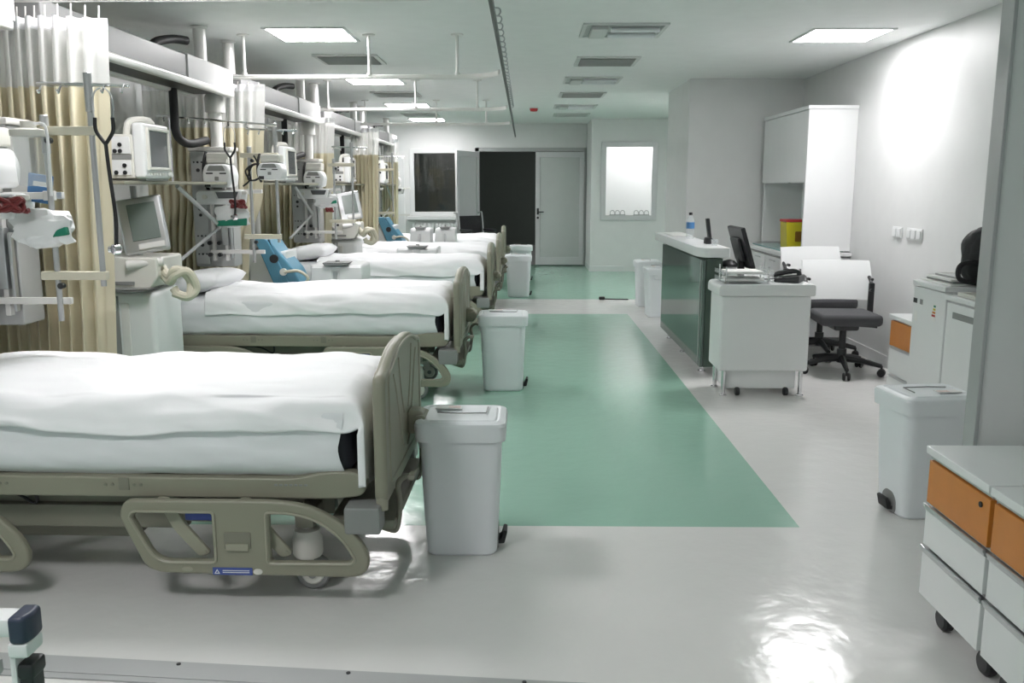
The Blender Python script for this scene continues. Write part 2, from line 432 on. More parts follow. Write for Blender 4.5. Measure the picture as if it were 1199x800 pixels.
v0 = vent(0.76, 8.55, 'square ceiling vent in the aisle, nearest one to the camera')
for (x, y, lab) in [(0.73, 11.6, 'square aisle ceiling vent between two unlit lights'), (0.76, 14.8, 'square aisle ceiling vent nearest the dark doorway'),
                    (-1.60, 8.4, 'square ceiling vent above the beds, nearest one, between lit panels'), (-1.62, 11.5, 'square ceiling vent above the beds between second and third lit panels'),
                    (-1.69, 14.75, 'square ceiling vent above the beds nearest the dark window')]:
    dup(v0, (x, y, H-0.016), None, lab)
t = thing('smoke_detector', 'small red round detector on the ceiling over the aisle', 'detector', (0.137, 13.5, H-0.06))
b = NB(); lathe(b, [(0.02, 0), (0.05, 0.005), (0.06, 0.03), (0.06, 0.045)]); obj('cap', b, 'redp', t)
b = NB(); lathe(b, [(0.065, 0.045), (0.07, 0.05), (0.07, 0.058)]); obj('base', b, 'trim', t)

# ------------------------------------------------------------------ curtain tracks and curtains
ZT = 2.335
def cross_track(y, label):
    t = thing('curtain_track', label, 'curtain rail', (0, y, ZT), 0, 'curtain rails across the ward')
    b = NB()
    pts = [(-2.95, 0, 0), (-2.0, 0, 0), (-1.0, 0, 0), (-0.55, 0, 0)] + [(-0.55+0.36*math.sin(a), -0.30+0.30*math.cos(a), 0) for a in [PI/2*k/8 for k in range(1, 9)]]
    P = [Vector(p) for p in pts]
    for i, (dz, r) in enumerate(((0.006, 0.010), (-0.006, 0.010), (-0.016, 0.005))):
        tube(b, [p+Vector((0, 0, dz)) for p in P], r, 8)
    obj('rail', b, 'lip', t)
    for x in (-2.17, -1.2, -0.52):
        r = NB(); cyl(r, (x, 0, 0.015), (x, 0, H-ZT-0.012), 0.012, 12); lathe(r, [(0.045, H-ZT-0.012), (0.05, H-ZT-0.006), (0.05, H-ZT-0.001)], x, 0, 18); lathe(r, [(0.02, 0.01), (0.02, 0.03)], x, 0, 14)
        obj('hanger_rod', r, 'lip', t)
    return t
k0 = cross_track(7.07, 'curtain rail across the ward beyond the second bed')
for y, lab in ((4.14, 'curtain rail across the ward just beyond the foreground bed'), (10.02, 'curtain rail across the ward beyond the third bed'), (12.34, 'curtain rail across the ward beyond the fourth bed')):
    dup(k0, (0, y, ZT), None, lab)
t = thing('aisle_track', 'long curtain rail, coloured dark for shade, with small hooks running along the aisle ceiling', 'curtain rail', (-0.155, 0, ZT))
b = NB(); box(b, -0.010, 0.010, 3.75, 15.3, -0.020, 0.020, 0.004); obj('rail', b, mat('shade_toned_rail', (0.10, 0.10, 0.10), 0.4, 0.3), t)  # aluminium rail; the weak light on it is put into this dark colour
hk = None
for i in range(26):
    y = 4.4+0.2*i
    if hk is None:
        h = NB(); tube(h, [(0.012, 0, 0), (0.035, 0, -0.004), (0.04, 0, -0.02), (0.03, 0, -0.035)], 0.004, 6, smooth=3); hk = obj('hook', h, 'alu', t, (0, y, 0))
    else:
        c = hk.copy(); C.objects.link(c); c.location = (0, y, 0)

def curtain(x0, x1, y, npl, ztop, zmid, zbot, label, seed, flat=0.22, amp=0.055, tie=0.0):
    t = thing('bed_curtain', label, 'curtain', (x0, y, 0), 0, 'cream bed curtains with white net tops')
    w = x1-x0; ph = seed*1.7
    def path(u, z):
        ff = max(0.0, min(1.0, (1-u-flat*0.3)/0.15))
        a = amp*(0.75+0.25*math.sin(u*9+ph))
        yy = a*ff*math.sin(u*npl*2*PI+ph+0.25*math.sin(3*z+ph)) + 0.02*math.sin(u*5+ph)
        xx = u*w+0.010*math.sin(2*u*npl*2*PI+ph)*ff+0.006*noise.noise(Vector((u*4, z*2, seed)))
        g = 0.5-0.5*math.cos(PI*max(0.0, min(1.0, (1.45-z)/0.42)))
        return Vector((xx*(1-tie*g)*(1-.07*(ztop-z)), yy, z))
    def strip(za, zb, nv, off=0.0):
        b = NB(); grid(b, lambda u, v: path(u, za+(zb-za)*v)+Vector((0, off, 0)), 170, nv)
        return b
    o = obj('net_top', strip(ztop-0.05, zmid, 8), 'net', t, ang=3)
    o = obj('header_tape', strip(ztop, ztop-0.055, 2), 'sheet', t, ang=3)
    o = obj('cloth', strip(zmid+0.004, zbot, 24), 'curtain', t, ang=3)
    for ch in t.children: pass
    hk = None
    n = 13
    for i in range(n):
        p = path((i+0.3)/n, ztop)
        if hk is None:
            h = NB(); tube(h, [(0, 0, -0.02), (0, 0, 0.0), (0.004, 0, ZT-ztop-0.03)], 0.004, 6); hk = obj('hook', h, 'lip', t, (p.x, p.y, ztop))
        else:
            c = hk.copy(); C.objects.link(c); c.location = (p.x, p.y, ztop)
    return t
CUR = [(-2.62, -1.895, 4.17, 12, 2.252, 1.945, 'cream curtain with white net top gathered behind the foreground bed', 0),
       (-2.98, -2.03, 7.10, 14, 2.285, 1.95, 'cream net-topped curtain gathered behind the second bed', .12),
       (-2.98, -2.11, 10.08, 12, 2.25, 1.86, 'cream net-topped curtain gathered behind the third bed and pump column', 0),
       (-2.40, -1.99, 12.36, 7, 2.28, 1.92, 'pale flat net-topped curtain hanging between fourth and fifth beds', 0),
       (-2.45, -2.15, 15.35, 6, 2.285, 1.90, 'cream net-topped curtain farthest away near the dark window', 0)]
for sd, (a, b_, y, n, zt_, zm_, lab, tie_) in enumerate(CUR):
    curtain(a, b_, y, n, zt_, zm_, 0.32, lab, sd+1, tie=tie_)

# ------------------------------------------------------------------ bed
BX, BY = -0.45, 3.43
def L(x, y): return (x-BX, y-BY)
def bed_build():
    t = thing('hospital_bed', 'x', 'hospital bed', (BX, BY, 0), 0, 'beige hospital beds along the left side')
    X = lambda x: x-BX
    # deck
    b = NB(); box(b, X(-2.58), X(-0.62), -0.40, 0.40, 0.425, 0.462, 0.006); obj('deck', b, 'under', t)
    for sgn in (-1, 1):
        o = rpoly([(X(-2.62), .468), (X(-.80), .468), (X(-.71), .492), (X(-.585), .496), (X(-.54), .46), (X(-.56), .405), (X(-.66), .392), (X(-2.62), .392)], [.01, .05, .05, .03, .03, .03, .02, .01])
        b = NB(); y0, y1 = (-0.425, -0.375) if sgn < 0 else (0.375, 0.425)
        prism(b, o, y0, y1, 'xz', (), 0.008, 3)
        r = obj('deck_rail', b, 'beige', t)
        for x in (-1.435, -1.93):
            g = NB(); yy = -0.428 if sgn < 0 else 0.4255
            box(g, X(x)-.012, X(x)+.026, yy, yy+.003, .42, .466, 0.001)
            for dx in (-.035, -.06, .045, .07): cyl(g, (X(x+dx), yy+.002, .44), (X(x+dx), yy-.001, .44), .006, 8)
            obj('hinge_plate', g, 'under', r)
        g = NB(); yy = -0.4265 if sgn < 0 else 0.425
        for i in range(7): box(g, X(-.88)+.018*i, X(-.88)+.018*i+.011, yy, yy+.0015, .441, .448, 0)
        obj('maker_marking', g, 'greyblock', r)
    # underframe
    b = NB()
    box(b, X(-2.49), X(-.72), -.20, -.14, .25, .32, .006); box(b, X(-2.49), X(-.72), .14, .20, .25, .32, .006)
    for x in (-2.46, -.80): box(b, X(x)-.035, X(x)+.035, -.35, .35, .25, .31, .006)
    box(b, X(-2.4), X(-1.05), -.30, .30, .31, .42, .02); box(b, X(-2.5), X(-1.25), -.33, -.27, .235, .325, .01); box(b, X(-2.5), X(-1.25), .27, .33, .235, .325, .01); box(b, X(-2.3), X(-1.5), -.2, .2, .14, .26, .02)
    obj('underframe', b, 'under', t)
    for x in (-1.85, -1.15):
        b = NB(); box(b, X(x)-.03, X(x)+.03, -.17, .17, .22, .43, .008, xf=None); obj('lift_arm', b, 'under', t)
    b = NB(); box(b, X(-1.62), X(-1.28), -.13, .13, .20, .30, .015); obj('motor_box', b, 'dark', t)
    b = NB(); box(b, X(-1.25), X(-.98), -.34, -.325, .272, .33, .004); m_ = obj('drive_label', b, 'bluelabel', t)
    b = NB(); box(b, X(-1.27), X(-.96), -.326, -.29, .262, .345, .004); obj('label_plate', b, 'under', t)
    # hanging cable
    b = NB(); tube(b, [(X(-2.3), -.30, .36), (X(-1.95), -.31, .37), (X(-1.82), -.33, .33), (X(-1.8), -.36, .40)], .006, 6, smooth=6)
    tube(b, [(X(-1.75), -.28, .37), (X(-1.5), -.28, .35), (X(-1.2), -.28, .365)], .007, 6, smooth=6); obj('cable', b, 'dark', t)
    # castors
    for x in (-2.46, -.80):
        for y in (-.31, .31):
            c = NB(); lathe(c, [(.05, .13), (.056, .14), (.056, .20), (.048, .215), (.048, .235), (.02, .24), (.018, .262)], X(x), y, 20)
            box(c, X(x)-.028, X(x)+.028, y-.03, y+.03, .085, .135, .012); c_ = obj('castor', c, 'offwhite', t)
            w = NB(); cyl(w, (X(x)+.02, y-.022, .066), (X(x)+.02, y+.022, .066), .066, 24, bev=.008); obj('tyre', w, 'greyblock', c_)
            w = NB(); cyl(w, (X(x)+.02, y-.028, .066), (X(x)+.02, y+.028, .066), .044, 20, bev=.006); obj('hub', w, 'offwhite', c_)
            w = NB(); cyl(w, (X(x)+.02, y-.034, .066), (X(x)+.02, y+.034, .066), .016, 14); obj('axle', w, 'greyblock', c_)
    # side rails (lowered)
    O = [(-1.43, .345), (-1.405, .402), (-.86, .405), (-.74, .388), (-.625, .325), (-.555, .25), (-.53, .19), (-.545, .135), (-.60, .12), (-1.29, .128), (-1.345, .15)]
    R = [.04, .05, .08, .10, .10, .08, .05, .05, .05, .06, .05]
    H1 = rpoly([(-1.382, .338), (-1.365, .357), (-1.095, .357), (-1.095, .178), (-1.30, .178)], [.03, .03, .015, .015, .05])
    H2 = rpoly([(-.888, .356), (-.80, .356), (-.70, .325), (-.625, .255), (-.592, .195), (-.605, .178), (-.888, .175)], [.015, .06, .08, .06, .02, .02, .015])
    for sgn in (-1, 1):
        for dx in (0, -1.235):
            sh = lambda P: [(X(p[0]+dx), p[1]) for p in P]
            y0, y1 = (-.485, -.452) if sgn < 0 else (.452, .485)
            b = NB(); prism(b, sh(rpoly(O, R)), y0, y1, 'xz', [sh(H1), sh(H2)], 0.010, 3)
            # moulded ridge round the openings
            r = obj('side_rail', b, 'beige', t)
            yo = y0 if sgn < 0 else y1
            for hl in (H1, H2):
                g = NB()
                c = sum((Vector(p) for p in hl), Vector((0, 0)))/len(hl)
                P = [c+(Vector(p)-c)*1.07 for p in hl]; P = P+P[:1]
                tube(g, [(X(p.x+dx), yo, p.y) for p in P], .006, 6)
                obj('ridge', g, 'beige_l', r)
            yo2 = yo-.002 if sgn < 0 else yo
            g = NB(); box(g, X(-1.052+dx), X(-.955+dx), yo-.004, yo+.004, .225, .288, .004); l_ = obj('latch', g, 'under', r)
            g = NB(); box(g, X(-1.045+dx), X(-.962+dx), yo-.010, yo+.006, .220, .246, .004); obj('latch_tab', g, 'beige_l', l_)
            g = NB(); box(g, X(-1.098+dx), X(-.955+dx), yo2-.001, yo2+.0025, .127, .154, 0); q = obj('blue_label', g, 'bluelabel', r); q['label'] = 'blue warning sticker'
            g = NB(); prism(g, [(X(-1.092+dx), .132), (X(-1.072+dx), .132), (X(-1.082+dx), .149)], yo2-.002, yo2-.001 if sgn < 0 else yo2+.004, 'xz', [[(X(-1.0875+dx), .1345), (X(-1.0765+dx), .1345), (X(-1.082+dx), .144)]], 0)
            for zz in (.144, .137): box(g, X(-1.062+dx), X(-.965+dx), yo2-.002, yo2+.0035, zz-.0012, zz+.0012, 0)
            obj('print', g, 'paper', q)
            g = NB(); prism(g, [(X(-.935+dx)+.017*math.cos(a), .14+.011*math.sin(a)) for a in [2*PI*k/20 for k in range(20)]], yo-.004, yo+.004, 'xz', (), 0.002); obj('button', g, 'offwhite', r)
            g = NB(); prism(g, [(X(-1.19+dx)+.02*math.cos(a), .147+.009*math.sin(a)) for a in [2*PI*k/20 for k in range(20)]], yo-.003, yo+.003, 'xz', (), 0.002); obj('button', g, 'beige_l', r)
            # swing arms
            for xa in (-1.28, -.98):
                g = NB(); yi = -.438 if sgn < 0 else .438
                o = rpoly([(X(xa-.03+dx), .40), (X(xa+.02+dx), .40), (X(xa+.075+dx), .30), (X(xa+.165+dx), .19), (X(xa+.12+dx), .175), (X(xa+.03+dx), .28)], .02)
                prism(g, o, yi-.009, yi+.009, 'xz', (), .004); cyl(g, (X(xa+.14+dx), yi-.012, .195), (X(xa+.14+dx), yi+.012, .195), .009, 10); obj('swing_arm', g, 'beige_l', r)
    # footboard (plane yz)
    half = [(-.455, .38), (-.455, .81), (-.44, .848), (-.36, .858), (-.24, .895), (-.13, .912), (0, .915)]
    o = half + [(-p[0], p[1]) for p in half[-2::-1]]
    b = NB(); prism(b, rpoly(o, .05, 5), X(-.515), X(-.468), 'yz', (), 0.018, 4); fb = obj('footboard', b, 'beige', t)
    for xx in (-.4685, -.5145):
        g = NB()
        inn = [(p[0]*.84, .44+(p[1]-.38)*.86) for p in o]; P = rpoly(inn, .05, 5); P = P+P[:1]
        tube(g, [(X(xx), p[0], p[1]) for p in P], .006, 6)
        for s_ in (-1, 1):
            tube(g, [(X(xx), s_*.28, .82), (X(xx), s_*.22, .74), (X(xx), s_*.10, .52), (X(xx), s_*.02, .47)], .005, 6, smooth=4)
            tube(g, [(X(xx), s_*.16, .86), (X(xx), s_*.11, .72), (X(xx), s_*.05, .62)], .005, 6, smooth=4)
        obj('moulding', g, 'beige_l', fb)
    for s_ in (-1, 1):
        g = NB(); box(g, X(-.62), X(-.49), s_*.43-.06, s_*.43+.045, .283, .385, .012); obj('corner_block', g, 'greyblock', t)
        g = NB(); cyl(g, (X(-.492), s_*.43, .36), (X(-.492), s_*.43, .50), .022, 14); obj('board_post', g, 'beige_l', t)
    # levers at the foot end
    for s_ in (-1, 1):
        g = NB(); y = s_*.30
        tube(g, [(X(-.395), y-.03, .452), (X(-.425), y-.03, .448), (X(-.45), y-.03, .42), (X(-.445), y-.03, .36), (X(-.45), y-.03, .29), (X(-.462), y-.03, .245), (X(-.49), y-.03, .245), (X(-.60), y-.03, .285)], .011, 8, smooth=5)
        box(g, X(-.41), X(-.385), y-.06, y+.01, .443, .463, .006); obj('foot_lever', g, 'under', t)
    g = NB(); box(g, X(-.70), X(-.455), -.38, .38, .26, .30, .012); obj('foot_crossbar', g, 'under', t)
    g = NB(); box(g, X(-.475), X(-.405), .04, .14, .50, .60, .02, 3); cyl(g, (X(-.415), .02, .555), (X(-.415), .16, .555), .03, 16, bev=.008); obj('bumper', g, 'beige_l', t)
    # headboard
    b = NB(); hb = [(-.45, .40), (-.45, .72), (-.36, .80), (.36, .80), (.45, .72), (.45, .40)]
    prism(b, rpoly(hb, .06, 5), X(-2.665), X(-2.625), 'yz', (), 0.014, 3); obj('headboard', b, 'beige', t)
    # mattress and fitted sheet
    b = NB(); box(b, X(-2.56), X(-.605), -.405, .405, .466, .715, .05, 5); mt = obj('mattress', b, 'navy', t)
    def side(u, v):
        # a wrapped sheet: cross-section loop, length u
        x = -2.565+(1.93)*u
        a = v
        # perimeter: bottom near, side near, top, side far
        w, z0, z1 = .415, .468, .722
        pts = [(-w+.03, z0), (-w-.004, z0+.04), (-w-.012, z0+.12), (-w-.004, z1-.05), (-w+.05, z1), (0, z1+.005), (w-.05, z1), (w+.004, z1-.05), (w+.012, z0+.12), (w+.004, z0+.04), (w-.03, z0)]
        k = a*(len(pts)-1); i = min(int(k), len(pts)-2); f = k-i
        p0 = Vector(pts[max(i-1, 0)]); p1 = Vector(pts[i]); p2 = Vector(pts[i+1]); p3 = Vector(pts[min(i+2, len(pts)-1)])
        p = 0.5*((2*p1)+(p2-p0)*f+(2*p0-5*p1+4*p2-p3)*f*f+(3*p1-p0-3*p2+p3)*f**3)
        n = noise.noise(Vector((x*2.2, p.x*3+p.y*9, 3)))*.012+noise.noise(Vector((x*6+p.y*16, p.y*20-x*2, 7)))*.008
        sg = -1 if p.x < 0 else 1
        return Vector((X(x)+.01*math.sin(p.y*30), p.x+sg*n*(1 if .03 < a < .97 else .3), p.y+(n*.5 if z0+.1 < p.y else n*.9)))
    b = NB(); grid(b, side, 120, 50)
    s_ = obj('fitted_sheet', b, 'sheet2', mt, ang=3)
    return t

def duvet_mesh(seed, hem_near=.115, hem_foot=.26):
    """white blanket lying over the mattress; local to the bed base"""
    X = lambda x: x-BX
    xh, xf = -2.25, -.548
    zt = .745; w = .425; rc = .055; rf = .085
    nu, nv = 170, 130
    Lx = (xf-xh)+hem_foot; Ly = 2*w+2*hem_near
    def fold(d, rc):   # d: distance along cloth past (edge-rc) -> (horizontal, drop)
        q = rc*PI/2
        if d <= 0: return d, 0.0
        if d < q: a = d/rc; return rc*math.sin(a), rc*(1-math.cos(a))
        return rc, rc+(d-q)
    def f(u, v):
        s = u*Lx; tt = v*Ly-Ly/2
        # along length
        ds = s-((xf-xh)-rf); hx, dx = fold(ds, rf)
        x = xf-rf+hx
        hw = w+.012*math.sin(s*2.1+seed)*0
        sgn = -1 if tt < 0 else 1
        dt = abs(tt)-(w-rc); hy, dy = fold(dt, rc)
        y = sgn*(w-rc+hy)
        wav = .022*noise.noise(Vector((s*1.3, sgn*2.0+seed, 1.5)))+.010*noise.noise(Vector((s*4, sgn*5+seed, 9)))
        hem = 1+wav*4
        # drops combine softly at the corner
        drop = max(dx, dy*hem) if (dx <= 0 or dy <= 0) else (dx**3+(dy*hem)**3)**(1/3)
        if dx > 0 and dy > 0:
            bl = min(1.0, dx/.10); drop = (1-bl)*drop+bl*dx; x -= bl*max(0.0, dy-rc)*.45
        # puffiness
        c = max(0, 1-(abs(tt)/w)**4)
        puff = .042*c*(1-max(0, (ds/0.2)) if ds > 0 else 1)
        n1 = noise.noise(Vector((s*1.6, tt*2.3, seed)))
        n2 = noise.noise(Vector((s*4.5+tt*3, tt*5, seed+4)))
        n3 = noise.noise(Vector((s*3.0+tt*9.0, tt*13-s*2, seed+8)))
        n4 = noise.noise(Vector((s*10+tt*7, tt*12-s*5, seed+11)))
        amp = 1.0 if dy <= 0 and dx <= 0 else 1.6
        fld = abs(noise.noise(Vector((s*1.9+tt*2.6, tt*3.4-s*.9, seed+31))))
        z = zt+puff-drop+.016*n1+.009*n2+amp*.006*n3+.003*n4-.034*(fld-.2)*(1 if dx <= 0 else max(0, 1-dx/.1))
        n5 = abs(noise.noise(Vector((s*2.2-abs(tt)*9, tt*4+s*1.2, seed+15))))
        out = (.014*n1+.012*n3+.010*n2+.004*n4-.03*n5+.008+.016*noise.noise(Vector((s*3.2-tt*2, s*.8, seed+21))))
        out *= 1-.8*min(1, max(0, dx)/.08)
        if dy > 0: y += sgn*(out+.014*min(1, dy/.08)); z += .004*n3
        if dx > 0: x += (out*.5)*min(1, dx/.05)
        return Vector((X(x), y, z))
    b = NB(); grid(b, f, nu, nv)
    return b

BEDS = [(-.455, 3.43, math.radians(-1.2), 'beige hospital bed in the foreground with lowered side rail and blue sticker'),
        (-.415, 6.46, math.radians(-1.0), 'second hospital bed from the camera, directly behind the foreground bed'),
        (-.31, 9.35, 0, 'third hospital bed, beyond the white bin beside the second bed'),
        (-.28, 11.3, 0, 'fourth hospital bed, on the white floor band'),
        (-.27, 13.4, 0, 'farthest hospital bed, in front of the wheelchair')]
bed0 = bed_build(); bed0['label'] = BEDS[0][3]
bed0.location = (BEDS[0][0], BEDS[0][1], 0); bed0.rotation_euler = (0, 0, BEDS[0][2])
DL = ['rumpled white blanket on the foreground bed', 'white blanket on the second bed from the camera', 'creased white blanket on the third bed', 'white blanket on the fourth bed, hanging over its foot corner', 'white blanket on the farthest bed by the doorway']
PL = ['white pillow at the head of the foreground bed', 'white pillow at the head of the second bed', 'plump white pillow on the third bed beside the blue machine', 'white pillow on the fourth bed beside the ventilator tubes', 'white pillow at the head of the farthest bed']
def pillow_mesh(seed):
    b = NB()
    def f(u, v):
        a = u*2-1; c = v*2-1
        x = a*.23*(1-.06*c*c); y = c*.34*(1-.06*a*a)
        return x, y, (max(0, 1-a**4)*max(0, 1-c**4))**.5
    t = NB(); n = 26
    rows = []
    for sg in (1, -1):
        V = []
        for i in range(n+1):
            for j in range(n+1):
                x, y, h = f(i/n, j/n)
                V.append(t.verts.new((x, y, sg*.075*h+.012*noise.noise(Vector((x*6, y*6, seed+sg)))*h)))
        for i in range(n):
            for j in range(n): t.faces.new((V[i*(n+1)+j], V[(i+1)*(n+1)+j], V[(i+1)*(n+1)+j+1], V[i*(n+1)+j+1]))
    bmesh.ops.remove_doubles(t, verts=t.verts, dist=.0005); bmesh.ops.recalc_face_normals(t, faces=t.faces)
    merge(b, t); return b
for i, (x, y, rz, lab) in enumerate(BEDS):
    if i: dup(bed0, (x, y, 0), rz, lab)
    d = obj('blanket', duvet_mesh(3.1+i*5.7, (.085, .10, .12, .12, .12)[i]), 'sheet', None, (x, y, 0), ang=3); d.rotation_euler = (0, 0, rz)
    md = d.modifiers.new('thick', 'SOLIDIFY'); md.thickness = .016; md.offset = -1
    tag(d, DL[i], 'blanket', 'white blankets on the beds')
    p = obj('pillow', pillow_mesh(i), 'sheet', None, (x-(2.08 if i == 0 else 1.95), y, .815), ang=3); p.rotation_euler = (0, -.12, rz)
    tag(p, PL[i], 'pillow', 'white pillows on the beds')

# ------------------------------------------------------------------ ceiling supply units (one per bay)
def bay_y(k): return 4.0+PITCH*k
def pendant():
    t = thing('supply_unit', 'x', 'ceiling supply unit', (0, bay_y(0), 0), 0, 'ceiling supply units over the bed heads')
    b = NB(); prism(b, [(-2.55, 2.215), (-2.25, 2.215), (-2.25, 2.36), (-2.29, 2.375), (-2.51, 2.375), (-2.55, 2.36)], -2.68, -.88, 'xz', (), .006); obj('beam', b, 'beam', t)
    b = NB(); prism(b, [(-2.56, 2.212), (-2.238, 2.212), (-2.238, 2.365), (-2.28, 2.385), (-2.52, 2.385), (-2.56, 2.365)], -.88, .04, 'xz', (), .008); e = obj('beam_end', b, 'beam_end', t)
    b = NB(); box(b, -2.27, -2.215, -2.68, -.02, 2.165, 2.212, .014, 3); box(b, -2.56, -2.50, -2.68, -.02, 2.165, 2.212, .014, 3); obj('equipment_rail', b, 'lip', t)
    b = NB(); box(b, -2.50, -2.27, -2.66, -.1, 2.185, 2.215, .003); obj('cable_slot', b, 'dark', t)
    for x, y in ((-2.38, -.24), (-2.38, -2.55)):
        b = NB(); cyl(b, (x, y, 2.37), (x, y, H-.004), .046, 20); lathe(b, [(.055, H-.02), (.06, H-.015), (.06, H-.003)], x, y, 24); obj('ceiling_post', b, 'lip', t)
    # lower arm and column
    b = NB(); lathe(b, [(.07, 2.05), (.075, 2.06), (.075, 2.165), (.06, 2.19), (.06, 2.215)], -2.36, -.05, 24); lathe(b, [(.045, 1.77), (.045, 2.06)], -2.36, -.05, 20); obj('column_arm', b, 'lip', t)
    b = NB(); box(b, -2.56, -2.25, -.10, .08, .88, 1.77, .012); cm = obj('column', b, 'col', t)
    b = NB(); box(b, -2.57, -2.24, -.11, .09, 1.765, 1.795, .008); obj('top_plate', b, 'lip', cm)
    b = NB(); box(b, -2.55, -2.44, -.112, -.101, .90, 1.76, .003); sp = obj('socket_panel', b, 'grey_alu', cm)
    for z, rr in ((1.68, .008), (1.62, .014), (1.40, .008), (1.33, .016), (1.28, .012), (1.12, .008), (1.05, .014), (.98, .008)):
        g = NB(); x = -2.495; cyl(g, (x, -.112, z), (x, -.119, z), rr, 12)
        if rr < .01: cyl(g, (x+.03, -.112, z), (x+.03, -.117, z), rr*.8, 10); cyl(g, (x-.03, -.112, z), (x-.03, -.117, z), rr*.8, 10)
        obj('socket', g, 'dark', sp)
    for x in (-2.40, -2.30):
        b = NB(); box(b, x-.012, x+.012, -.135, -.10, .93, 1.74, .004); obj('mount_rail', b, 'lip', cm)
    for z in (1.46, 1.0):
        b = NB(); box(b, -2.42, -2.0, -.16, -.135, z-.015, z+.015, .004); obj('cross_rail', b, 'lip', cm)
    for z in (1.44, 1.10, 1.01):
        for x in (-2.415, -2.34):
            b = NB(); cyl(b, (x, -.16, z-.03), (x, -.19, z-.03), .016, 12); obj('clamp_knob', b, 'dark', cm)
    b = NB(); box(b, -2.33, -2.28, -.15, -.10, 1.05, 1.32, .006); box(b, -2.27, -2.255, -.14, -.11, .95, 1.30, .004); obj('tube_holder', b, 'alu', cm)
    # monitor shelf along the bed head
    b = NB(); box(b, -2.62, -2.20, -2.05, -.12, 1.51, 1.53, .005); sh = obj('shelf', b, 'beige_l', t)
    b = NB(); tube(b, [(-2.24, -1.2, 1.50), (-2.30, -.25, 1.20), (-2.36, -.12, 1.17)], .014, 8); tube(b, [(-2.30, -.25, 1.20), (-2.36, -1.0, .98)], .012, 8); obj('shelf_brace', b, 'grey_alu', sh)
    b = NB(); tube(b, [(-2.42, -1.95, 1.51), (-2.42, -1.95, 2.20)], .025, 12); obj('shelf_hanger', b, 'lip', sh)
    # black hoses
    b = NB(); tube(b, [(-2.50, -.85, 2.36), (-2.52, -.72, 2.46), (-2.49, -.50, 2.52), (-2.43, -.36, 2.53)], .03, 12, smooth=6); obj('hose', b, 'black', t)
    b = NB(); tube(b, [(-2.50, -.50, 2.2), (-2.50, -.50, 2.0), (-2.50, -.50, 1.90), (-2.48, -.47, 1.83), (-2.44, -.38, 1.805), (-2.40, -.16, 1.84)], .03, 12, smooth=6); obj('hose', b, 'black', t)
    return t
SL = ['ceiling supply unit whose grey column stands at the left edge by the foreground bed', 'ceiling supply unit over the second bed head with black hose loop', 'ceiling supply unit over the third bed beside the blue machine', 'ceiling supply unit over the fourth bed head and its ventilator', 'ceiling supply unit over the farthest bed head']
p0 = pendant(); p0['label'] = SL[0]
for k in range(1, 5): dup(p0, (0, bay_y(k), 0), None, SL[k])

ORD = ['foreground', 'second', 'third', 'fourth', 'farthest']
# infusion stands
def iv_stand():
    t = thing('infusion_stand', 'x', 'infusion stand', (0, bay_y(0)-.28, 0), 0, 'double pole infusion stands on the supply columns')
    for (x, z0, z1) in ((-1.985, .93, 1.79), (-1.79, 1.08, 1.96)):
        b = NB(); cyl(b, (x, 0, z0), (x, 0, z1), .012, 12); cyl(b, (x, 0, z1-.16), (x, 0, z1), .017, 12, bev=.004); cyl(b, (x, 0, z0), (x, 0, z0+.16), .009, 10); obj('pole', b, 'grey_alu', t)
    for z in (1.725, 1.125):
        b = NB(); box(b, -2.05, -1.77, -.018, .018, z-.018, z+.018, .005); o = obj('link_arm', b, 'cream', t)
        g = NB(); cyl(g, (-1.955, -.02, z-.04), (-1.955, -.045, z-.04), .013, 12); obj('clamp_knob', g, 'dark', o)
    b = NB(); tube(b, [(-2.0, 0, 1.915), (-1.62, 0, 1.905)], .008, 8)
    for x in (-1.98, -1.90, -1.72, -1.64): tube(b, [(x, 0, 1.91), (x, -.02, 1.89), (x, -.03, 1.875), (x, -.04, 1.885)], .005, 6, smooth=3)
    obj('hook_bar', b, 'chrome', t)
    b = NB(); box(b, -2.30, -2.0, .02, .05, 1.445, 1.475, .004); box(b, -2.02, -1.985, .0, .05, 1.44, 1.48, .004); obj('bracket', b, 'lip', t)
    return t
i0 = iv_stand(); i0['label'] = 'chrome double pole infusion stand before the curtain by the foreground bed'
for k in range(1, 4): dup(i0, (-.06, bay_y(k)-.28, 0), None, 'double pole infusion stand beside the %s bed head' % ORD[k])

# pumps
def pump_a():
    t = thing('infusion_pump', 'x', 'infusion pump', (-2.28, bay_y(0)-.25, 1.49), 0, 'white infusion pumps on the supply columns')
    b = NB(); prism(b, rpoly([(-.10, 0), (.10, 0), (.115, .10), (.085, .17), (-.085, .17), (-.11, .10)], .03), -.09, .10, 'xz', (), .02, 3); bd = obj('body', b, 'white', t)
    b = NB(); prism(b, rpoly([(-.07, .12), (.07, .12), (.05, .16), (-.05, .16)], .01), -.094, -.088, 'xz', (), .002); obj('display', b, 'greyblock', t)
    for x in (-.05, .05):
        b = NB(); box(b, x-.025, x+.025, -.095, -.088, .098, .108, .002); obj('key_strip', b, 'dark', t)
    b = NB(); box(b, -.012, .018, -.095, -.088, .05, .08, .003); obj('badge', b, 'greyblock', t)
    b = NB(); box(b, -.09, -.045, -.094, -.088, .005, .038, .002); obj('keypad', b, 'dark', t)
    b = NB(); box(b, -.085, .085, -.05, .09, .172, .255, .015); box(b, -.075, .075, -.06, -.03, .18, .21, .008); obj('upper_module', b, 'offwhite', t)
    b = NB(); tube(b, [(-.10, .02, -.02), (-.115, -.02, .06), (-.112, -.02, .18), (-.105, .02, .26)], .012, 8, smooth=5); obj('cable', b, 'black', t)
    return t
a0 = pump_a(); a0['label'] = 'rounded white infusion pump at left edge above the grey-screen pump'
